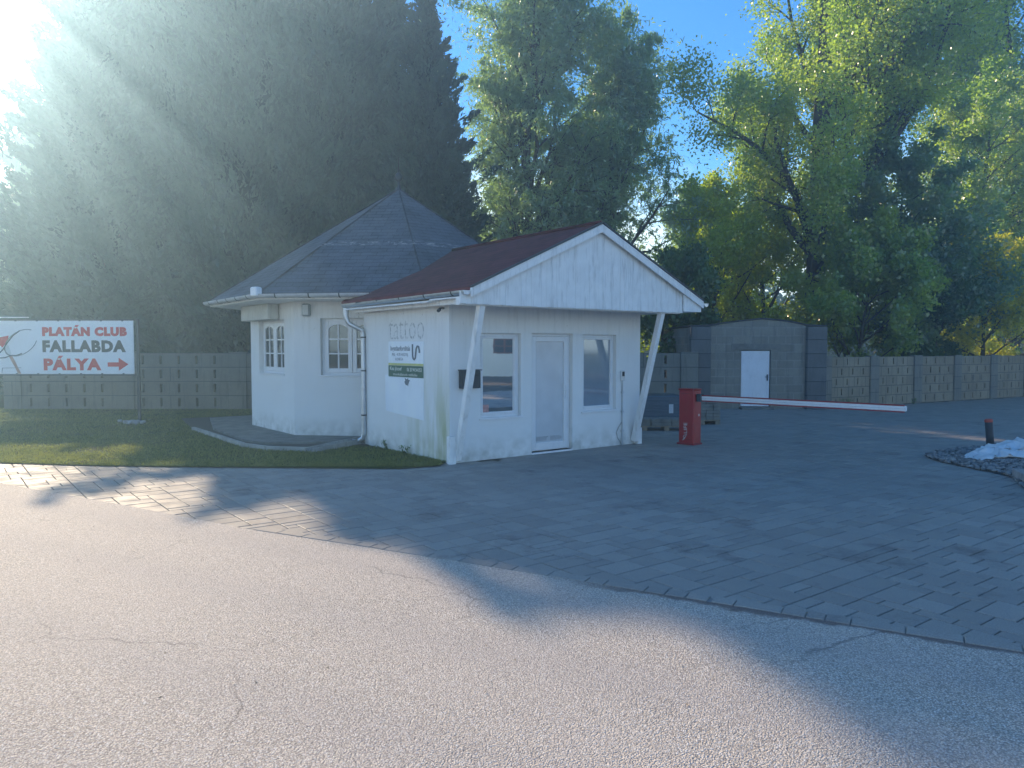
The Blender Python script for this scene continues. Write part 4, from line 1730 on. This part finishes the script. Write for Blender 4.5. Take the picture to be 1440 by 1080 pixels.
# local x along wall, local -y faces the gatehouse
fh.rotation_euler = (0, 0, math.atan2(-0.27, 0.962) + R(90) + R(180))
m = MB()
wins = [(-0.95, 0.5), (3.4, 4.8), (7.4, 8.8)]
holed_wall(m, (-2.9, 0, 0), (1, 0, 0), 13.9, 4.6, 0.3, [(a + 2.9, b + 2.9, 1.42, 2.4) for a, b in wins])
m.box(-2.9, -2.6, 0.31, 8, 0, 4.6)
m.box(10.7, 11, 0.31, 8, 0, 4.6)
m.build('wall', 'house_wall', fh)
for a, b in wins:
    m = MB()
    m.box(a, a + 0.09, 0.05, 0.15, 1.42, 2.4)
    m.box(b - 0.09, b, 0.05, 0.15, 1.42, 2.4)
    m.box((a + b) / 2 - 0.06, (a + b) / 2 + 0.06, 0.05, 0.15, 1.51, 2.31)
    m.box(a + 0.09, b - 0.09, 0.05, 0.15, 2.31, 2.4)
    m.box(a + 0.09, b - 0.09, 0.05, 0.15, 1.42, 1.51)
    m.box(a + 0.09, b - 0.09, 0.06, 0.13, 1.88, 1.94)
    w = m.build('window', 'brown_wood', fh)
    m = MB()
    m.box(a + 0.09, b - 0.09, 0.16, 0.17, 1.51, 2.31)
    m.build('pane', 'house_pane', w)
m = MB()
m.extrude([(-3.3, -0.6, 4.4), (-3.3, 4, 7.2), (-3.3, 8.6, 4.4)][::-1], (14.7, 0, 0))
m.build('roof', 'tile_far', fh)

# ------------------------------------------------------------------ trees
class Tree:
    def __init__(s, seed):
        s.rng = np.random.default_rng(seed)
        s.mb = MB()
        s.anch = []

    def branch(s, p, d, L, r, lvl, P):
        rng = s.rng
        n = max(3, int(L / P['step'][lvl]))
        pts, rads = [p.copy()], [r]
        dd = d.copy()
        st = L / n
        for i in range(n):
            j = rng.normal(size=3) * P['wob'][lvl]
            dd = dd + Vector(j) + Vector((0, 0, P['trop'][lvl]))
            dd.normalize()
            p = p + dd * st
            pts.append(p.copy())
            rads.append(max(0.004, r * (1 - 0.82 * (i + 1) / n)))
            f = (i + 1) / n
            if lvl < P['levels'] and f > P['start'][lvl]:
                for k in range(P['kids'][lvl]):
                    an = rng.uniform(0, 6.283)
                    side = dd.orthogonal().normalized()
                    side = Matrix.Rotation(an, 3, dd) @ side
                    spread = P['spread'][lvl] * rng.uniform(.8, 1.2)
                    nd = (dd * math.cos(spread) + side * math.sin(spread)).normalized()
                    if lvl == 0:
                        Lk = P['lenf'](f) * rng.uniform(.75, 1.2)
                    else:
                        Lk = L * P['ratio'][lvl] * rng.uniform(.6, 1.15) * (1.15 - 0.5 * f)
                    s.branch(p, nd, Lk, max(0.006, rads[-1] * 0.62), lvl + 1, P)
            if lvl >= P['levels'] - 1 and f > 0.25:
                s.anch.append((tuple(p), tuple(dd)))
        if r > P['minr']:
            s.mb.tube(pts, rads, 7 if r > 0.05 else 4, caps=False)

    def leaves(s, per, spread, la, lb, droop=0.0):
        rng = s.rng
        A0 = np.array([a for a, _ in s.anch])
        D0 = np.array([b for _, b in s.anch])
        n = len(A0) * per
        idx = np.repeat(np.arange(len(A0)), per)
        C = A0[idx] + rng.normal(size=(n, 3)) * spread
        if droop > 0:
            # hanging twiglets: leaves strung on short threads below and beyond the anchors
            nt_ = len(A0) * 5
            tdir = rng.normal(size=(nt_, 3)) * np.array([.45, .45, .25]) + np.array([0, 0, -.25])
            tl = rng.exponential(0.42, nt_)
            ti = idx * 5 + rng.integers(0, 5, n)
            q = rng.random(n)
            C = A0[idx] + tdir[ti] * (tl[ti] * q * 2.0)[:, None] + rng.normal(size=(n, 3)) * 0.05
            C[:, 2] -= 0.25 * (q * tl[ti]) ** 2
        dirs = unit(rng, n) + D0[idx] * 0.4
        dirs[:, 2] -= droop
        dirs /= np.linalg.norm(dirs, axis=1, keepdims=True)
        sz = rng.uniform(0.65, 1.25, n)[:, None]
        A = dirs * la * sz
        B = np.cross(dirs, unit(rng, n))
        B /= np.maximum(1e-6, np.linalg.norm(B, axis=1, keepdims=True))
        return C, A, B * lb * sz


def place_tree(root_name, T_, leaf, bark, loc, label, cat, group, leafname='crown', **lv):
    root = empty(root_name, loc, 0, label, cat, group)
    T_.mb.build('trunk', bark, root, smooth=True)
    C, A, B = T_.leaves(**lv)
    quads_mesh(leafname, C, A, B, leaf, root)
    print(label[:40], 'leaves', len(C))
    return root


# poplar behind the shed
PP = dict(levels=3, step=[1.0, 0.7, 0.5, 0.35], wob=[.012, .10, .16, .22], trop=[.02, .035, .02, -.02], start=[.16, .22, .2, .1],
          kids=[2, 1, 2, 0], spread=[0.72, 0.60, 0.75, .8], ratio=[.5, .42, .42, .4], minr=0.010,
          lenf=lambda f: 6.6 * (1.0 - 0.55 * max(0, f - 0.35) / 0.65) * (0.75 + 0.25 * min(1, f / 0.35)))
t = Tree(12)
t.branch(Vector((0, 0, 0)), Vector((0, 0.0, 1)), 19.5, 0.34, 0, PP)
# long limbs leaning to the right
for (z, dx, L) in ((4.6, 0.75, 8.5), (6.2, 0.62, 9.5), (5.4, -0.45, 5.5), (7.5, 0.45, 9.0), (8.6, 0.6, 8.0), (10.0, 0.35, 7.5)):
    t.branch(Vector((0, 0, z)), Vector((dx, -0.12, 0.72)).normalized(), L, 0.15, 1, PP)
print('poplar anchors', len(t.anch))
per = max(2, int(230000 / len(t.anch)))
place_tree('poplar_tree', t, 'leaf_poplar', 'bark', (at(1142, 28), 28, 0), 'tall broad poplar with a forking dark trunk behind the block shed', 'tree', None,
           per=per, spread=0.26, la=0.052, lb=0.042)
# second poplar at the right edge, behind
t = Tree(31)
t.branch(Vector((0, 0, 0)), Vector((-0.03, 0.0, 1)), 21, 0.3, 0, PP)
per = max(2, int(100000 / len(t.anch)))
place_tree('poplar_tree', t, 'leaf_poplar_blue', 'bark', (at(1450, 39), 39, 0), 'tall bluish green poplar reaching in from the right edge of the view', 'tree', None,
           per=per, spread=0.30, la=0.075, lb=0.06)

# willows
PW = dict(levels=3, step=[1.0, 0.7, 0.5, 0.35], wob=[.05, .09, .13, .12], trop=[.02, .10, .0, -.22], start=[.12, .2, .15, .1],
          kids=[4, 2, 1, 0], spread=[0.50, 0.75, 0.8, .8], ratio=[.5, .50, .6, .4], minr=0.010,
          lenf=lambda f: 4.1 * (1.0 - 0.5 * max(0, f - 0.5) / 0.5))
for (px, D, H, seed, cnt, lab) in ((750, 30, 18.0, 41, 150000, 'taller silvery willow rising directly behind the porch roof'),
                                   (836, 30.5, 11.6, 42, 105000, 'shorter willow with drooping twigs right of the taller willow')):
    t = Tree(seed)
    t.branch(Vector((0, 0, 0)), Vector((0, 0, 1)), H, 0.24, 0, PW)
    per = max(2, int(cnt / len(t.anch)))
    place_tree('willow_tree', t, 'leaf_willow', 'bark', (at(px, D), D, 0), lab, 'tree', 'willows behind the gatehouse',
               per=per, spread=0.25, la=0.10, lb=0.024, droop=0.7)


def small_tree(px, D, H, rad, seed, leaf, cnt, label, la=0.06, lb=0.045, name='small_tree', cat='tree', group='trees and shrubs behind the fence'):
    P = dict(levels=3, step=[0.6, 0.45, 0.35, 0.3], wob=[.06, .12, .18, .2], trop=[.02, .03, .02, -.02], start=[.08, .2, .15, .1],
             kids=[3, 1, 2, 0], spread=[0.85, 0.65, 0.8, .8], ratio=[.5, .5, .5, .4], minr=0.010,
             lenf=lambda f: rad * 1.15 * (1.0 - 0.6 * max(0, f - 0.4) / 0.6))
    t = Tree(seed)
    t.branch(Vector((0, 0, 0)), Vector((0, 0, 1)), H, 0.03 + 0.012 * H, 0, P)
    per = max(2, int(cnt / max(1, len(t.anch))))
    return place_tree(name, t, leaf, 'bark', (at(px, D), D, 0), label, cat, group, per=per, spread=0.15, la=la * 1.2, lb=lb * 1.2)


small_tree(938, 37, 9.3, 2.6, 51, 'leaf_willow', 26000, 'airy pale tree seen in the gap left of the poplar', 0.07, 0.05)
small_tree(1000, 29.5, 7.0, 2.6, 52, 'leaf_bright', 34000, 'bright green young tree left above the block shed')
small_tree(925, 25, 4.2, 1.7, 53, 'leaf_dark', 16000, 'dark shrub behind the fence beside the porch brace')
small_tree(1085, 31, 7.5, 2.6, 54, 'leaf_bright', 30000, 'yellow green tree directly behind the poplar trunk')
small_tree(1195, 26.5, 5.2, 2.3, 55, 'leaf_poplar', 32000, 'bright leafy tree just right of the block shed')
small_tree(1265, 29, 8.2, 3.0, 56, 'leaf_poplar_blue', 45000, 'broad bluish green tree above the middle of the tan fence')
small_tree(1335, 34, 12.2, 3.3, 57, 'leaf_poplar', 60000, 'tall light green tree at the far right above the golden bush')
small_tree(1385, 29, 5.2, 2.4, 58, 'leaf_gold', 42000, 'golden green bush above the right end of the fence', 0.05, 0.03, 'golden_bush', 'bush')
small_tree(1430, 38, 11.5, 3.2, 59, 'leaf_bright', 40000, 'yellowish tree touching the right edge behind the golden bush')
small_tree(1320, 27.5, 4.6, 1.9, 60, 'leaf_dark', 22000, 'low dark shrub between the broad tree and golden bush')
small_tree(655, 26.5, 4.3, 1.9, 61, 'leaf_dark', 18000, 'dark shrub right of the pavilion roof')
small_tree(690, 34, 6.0, 2.2, 62, 'leaf_willow', 16000, 'thin pale tree between the pavilion roof and the willow')
small_tree(15, 40, 14.6, 3.8, 63, 'leaf_dark', 60000, 'distant round tree at the far left below the sun', 0.13, 0.10)
small_tree(-70, 60, 15.5, 5.0, 64, 'leaf_dark', 30000, 'distant tree beyond the far left edge', 0.14, 0.11)


# conifers
def conifer_mesh(seed, H, Rb, nplume, per):
    rng = np.random.default_rng(seed)
    Cs, As, Bs = [], [], []
    u = rng.random(nplume)
    h = H * (0.01 + 0.97 * (1 - (1 - u) ** 0.62) ** 0.85)
    az = rng.uniform(0, 2 * np.pi, nplume)
    lump = 1 + 0.24 * np.sin(az * 3 + h * 1.3 + seed) + 0.22 * np.sin(az * 4 - h * 2.1 + 1) + 0.16 * rng.normal(size=nplume)
    prof = Rb * np.clip((1 - h / H), 0.0, 1) ** 0.72 * np.clip(0.72 + h / 3.5, 0, 1) * lump
    depth = rng.uniform(0.25, 1.0, nplume) ** 0.6
    rr = prof * depth
    pl = rng.uniform(1.1, 2.8, nplume) * (0.55 + 0.45 * (1 - h / H))
    out = np.stack([np.cos(az), np.sin(az), np.zeros(nplume)], 1)
    el = rng.uniform(0.45, 1.15, nplume)
    dirs = out * np.cos(el)[:, None] + np.array([0, 0, 1.0]) * np.sin(el)[:, None]
    base = out * (rr - 0.7)[:, None]
    base[:, 2] = h
    idx = np.repeat(np.arange(nplume), per)
    n = len(idx)
    t = rng.random(n) ** 0.8
    wid = 0.42 * (1 - t) + 0.05
    C = base[idx] + dirs[idx] * (t * pl[idx])[:, None] + rng.normal(size=(n, 3)) * wid[:, None] * 0.55
    d = dirs[idx] * 0.9 + rng.normal(size=(n, 3)) * 0.45 + np.array([0, 0, 0.25])
    d /= np.linalg.norm(d, axis=1, keepdims=True)
    sz = rng.uniform(.7, 1.3, n)[:, None]
    A = d * 0.14 * sz
    B = np.cross(d, unit(rng, n))
    B /= np.linalg.norm(B, axis=1, keepdims=True)
    B *= 0.045 * sz
    # inner mass of twigs, its shade put into the dark colour
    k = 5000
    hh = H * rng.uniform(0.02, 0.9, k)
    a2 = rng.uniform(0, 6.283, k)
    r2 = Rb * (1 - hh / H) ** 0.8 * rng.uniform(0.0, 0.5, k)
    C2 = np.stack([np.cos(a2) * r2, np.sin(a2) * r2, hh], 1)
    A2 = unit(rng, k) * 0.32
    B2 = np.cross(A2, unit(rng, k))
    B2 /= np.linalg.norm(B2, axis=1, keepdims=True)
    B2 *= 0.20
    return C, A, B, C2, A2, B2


def trunk_mesh(H, r, name, mat, root):
    m = MB()
    pts = [(0.06 * math.sin(i), 0.05 * math.cos(i * 1.3), H * i / 8) for i in range(9)]
    m.tube(pts, [r * (1 - 0.9 * i / 8) for i in range(9)], 8)
    rnd = random.Random(int(H * 7))
    for i in range(40):
        z = H * (0.08 + 0.8 * i / 40)
        a = rnd.uniform(0, 6.28)
        L = (1 - z / H) * 2.2
        m.tube([(0, 0, z), (math.cos(a) * L * .5, math.sin(a) * L * .5, z + L * .25), (math.cos(a) * L, math.sin(a) * L, z + L * .7)], [0.03, 0.02, 0.008], 4, caps=False)
    return m.build(name, mat, root)


protos = {}
CON = [  # px, depth, height, radius, variant, rotation, label
    (147, 27.5, 16.0, 4.3, 0, 0.0, 'dark cypress at the left end of the row behind the signboard'),
    (255, 29.0, 22.5, 3.7, 1, 1.0, 'tall dark cypress second from the left in the row'),
    (362, 27.5, 21.5, 3.7, 0, 2.2, 'tall dark cypress standing left of the pavilion roof'),
    (468, 28.5, 21.0, 3.6, 1, 3.1, 'dark cypress rising directly behind the pavilion roof'),
    (548, 29.5, 16.8, 2.7, 0, 4.0, 'slimmer cypress just left of the pointed one'),
    (600, 27.0, 14.5, 2.6, 1, 5.2, 'pointed dark cypress at the right end of the row'),
    (634, 25.5, 8.4, 1.8, 0, 1.7, 'small dark cypress beside the pavilion finial'),
    (200, 35.0, 22.0, 4.6, 1, 0.7, 'broad cypress in the second row behind the left end'),
    (310, 36.0, 22.0, 4.6, 0, 3.9, 'broad cypress in the second row behind the middle'),
]
for (px, D, H, Rb, var, rot, lab) in CON:
    root = empty('cypress_tree', (at(px, D), D, 0), rot, lab, 'tree', 'dark cypresses in a row behind the fence')
    if var not in protos:
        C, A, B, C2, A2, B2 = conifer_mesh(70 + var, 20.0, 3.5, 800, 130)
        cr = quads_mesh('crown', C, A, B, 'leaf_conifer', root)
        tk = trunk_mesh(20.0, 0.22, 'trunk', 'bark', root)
        co_ = quads_mesh('shaded_twigs', C2, A2, B2, 'leaf_core_shade', root)
        protos[var] = (cr, tk, co_)
    else:
        for q in [k_.copy() for k_ in protos[var]]:
            COL.objects.link(q)
            q.parent = root
    root.scale = (Rb / 3.5, Rb / 3.5, H / 20.0)

# far wood closing the horizon
rng = np.random.default_rng(9)
n = 60000
x = rng.uniform(-75, 75, n)
y = 68 + rng.normal(size=n) * 2.5
top = 6.0 + 1.6 * np.sin(x * 0.35) + 1.2 * np.sin(x * 0.9 + 1) + 0.8 * np.sin(x * 2.3)
z = top * rng.random(n) ** 0.75
C = np.stack([x, y, z], 1)
A = unit(rng, n) * 0.30
B = np.cross(A, unit(rng, n))
B = B / np.linalg.norm(B, axis=1, keepdims=True) * 0.22
tag(quads_mesh('woods', C, A, B, 'leaf_dark'), 'low distant woods closing the view behind the trees', 'woods', kind='stuff')

# ------------------------------------------------------------------ loose bits on the ground
rng = np.random.default_rng(77)
pts = []
for _ in range(150):
    px, py = rng.uniform(0, 1440), rng.uniform(650, 1000)
    p = gp(px, py, 0.012)
    if random.random() < 0.35 + 0.4 * (py < 760):
        pts.append((p.x, p.y, 0.014))
C = np.array(pts)
an = rng.uniform(0, 6.28, len(C))
A = np.stack([np.cos(an), np.sin(an), rng.normal(size=len(C)) * .25], 1) * 0.011
B = np.stack([-np.sin(an), np.cos(an), rng.normal(size=len(C)) * .25], 1) * 0.006
tag(quads_mesh('fallen_leaves', C, A, B, 'wood_pallet'), 'scattered dry leaf bits on road and paving', 'fallen leaves', kind='stuff')

# ------------------------------------------------------------------ air volume added to imitate the lens glare round the sun
m = MB()
m.box(-60, 60, -20, 75, -0.2, 11.5)
hz = m.build('glare_haze', 'glare_haze')
tag(hz, kind='structure')

# ------------------------------------------------------------------ sky, sun, camera
SUN_AZ, SUN_EL = -37.7, 25.2
w = bpy.data.worlds.new('World')
sc.world = w
w.use_nodes = True
nt = w.node_tree
nt.nodes.clear()
out = nt.nodes.new('ShaderNodeOutputWorld')
bg = nt.nodes.new('ShaderNodeBackground')
bg.inputs['Strength'].default_value = 0.15
sky = nt.nodes.new('ShaderNodeTexSky')
sky.sky_type = 'NISHITA'
sky.sun_disc = False
sky.sun_elevation = R(SUN_EL)
sky.sun_rotation = R(SUN_AZ)
sky.air_density = 1.0
sky.dust_density = 0.0
sky.ozone_density = 5.0
# soft clouds, mostly low and toward the sun
tc = nt.nodes.new('ShaderNodeTexCoord')
sp = nt.nodes.new('ShaderNodeSeparateXYZ')
nt.links.new(tc.outputs['Generated'], sp.inputs[0])
mp = nt.nodes.new('ShaderNodeMapping')
mp.inputs['Scale'].default_value = (1.0, 1.0, 2.6)
nt.links.new(tc.outputs['Generated'], mp.inputs[0])
no = nt.nodes.new('ShaderNodeTexNoise')
no.inputs['Scale'].default_value = 3.2
no.inputs['Detail'].default_value = 7
no.inputs['Roughness'].default_value = 0.6
nt.links.new(mp.outputs[0], no.inputs['Vector'])
lowf = nt.nodes.new('ShaderNodeMapRange')
lowf.inputs[1].default_value = 0.34
lowf.inputs[2].default_value = 0.08
nt.links.new(sp.outputs[2], lowf.inputs[0])
dv = nt.nodes.new('ShaderNodeVectorMath')
dv.operation = 'DOT_PRODUCT'
nt.links.new(tc.outputs['Generated'], dv.inputs[0])
sd = Vector((math.sin(R(SUN_AZ)) * math.cos(R(SUN_EL)), math.cos(R(SUN_AZ)) * math.cos(R(SUN_EL)), math.sin(R(SUN_EL))))
dv.inputs[1].default_value = sd
sf = nt.nodes.new('ShaderNodeMapRange')
sf.inputs[1].default_value = 0.86
sf.inputs[2].default_value = 0.99
nt.links.new(dv.outputs['Value'], sf.inputs[0])
mx = nt.nodes.new('ShaderNodeMath')
mx.operation = 'MAXIMUM'
nt.links.new(lowf.outputs[0], mx.inputs[0])
nt.links.new(sf.outputs[0], mx.inputs[1])
ad = nt.nodes.new('ShaderNodeMath')
ad.operation = 'MULTIPLY_ADD'
ad.inputs[1].default_value = 0.55
nt.links.new(mx.outputs[0], ad.inputs[0])
nt.links.new(no.outputs['Fac'], ad.inputs[2])
cf = nt.nodes.new('ShaderNodeMapRange')
cf.interpolation_type = 'SMOOTHSTEP'
cf.inputs[1].default_value = 0.68
cf.inputs[2].default_value = 0.98
nt.links.new(ad.outputs[0], cf.inputs[0])
mix = nt.nodes.new('ShaderNodeMix')
mix.data_type = 'RGBA'
nt.links.new(cf.outputs[0], mix.inputs[0])
hs_ = nt.nodes.new('ShaderNodeHueSaturation')
hs_.inputs['Saturation'].default_value = 1.12
nt.links.new(sky.outputs[0], hs_.inputs['Color'])
nt.links.new(hs_.outputs[0], mix.inputs[6])
mix.inputs[7].default_value = (7.5, 7.8, 8.2, 1)
tint = nt.nodes.new('ShaderNodeMix')
tint.data_type = 'RGBA'
tint.blend_type = 'MULTIPLY'
tint.inputs[0].default_value = 1.0
nt.links.new(mix.outputs[2], tint.inputs[6])
tint.inputs[7].default_value = (1.12, 1.50, 1.68, 1)
nt.links.new(tint.outputs[2], bg.inputs['Color'])
nt.links.new(bg.outputs[0], out.inputs['Surface'])

sl = bpy.data.lights.new('sun', 'SUN')
sl.energy = 7.0
sl.angle = R(0.7)
sl.color = (1.0, 0.85, 0.63)
so = bpy.data.objects.new('sun', sl)
COL.objects.link(so)
so.rotation_euler = (-sd).to_track_quat('-Z', 'Y').to_euler()

cam = bpy.data.cameras.new('camera')
cam.sensor_width = 36
cam.lens = 36 * F / 1440
cam.clip_end = 2000
cam.clip_start = 0.05
co = bpy.data.objects.new('camera', cam)
COL.objects.link(co)
co.location = (0, 0, EYE)
co.rotation_euler = (R(90) - math.atan(50 / F), 0, 0)
sc.camera = co
sc.view_settings.view_transform = 'Standard'
sc.view_settings.look = 'None'
sc.view_settings.exposure = 0
sc.cycles.use_denoising = True
sc.cycles.max_bounces = 6
sc.cycles.diffuse_bounces = 2
sc.cycles.glossy_bounces = 3
sc.cycles.transmission_bounces = 4
sc.cycles.volume_bounces = 0
sc.cycles.sample_clamp_indirect = 6
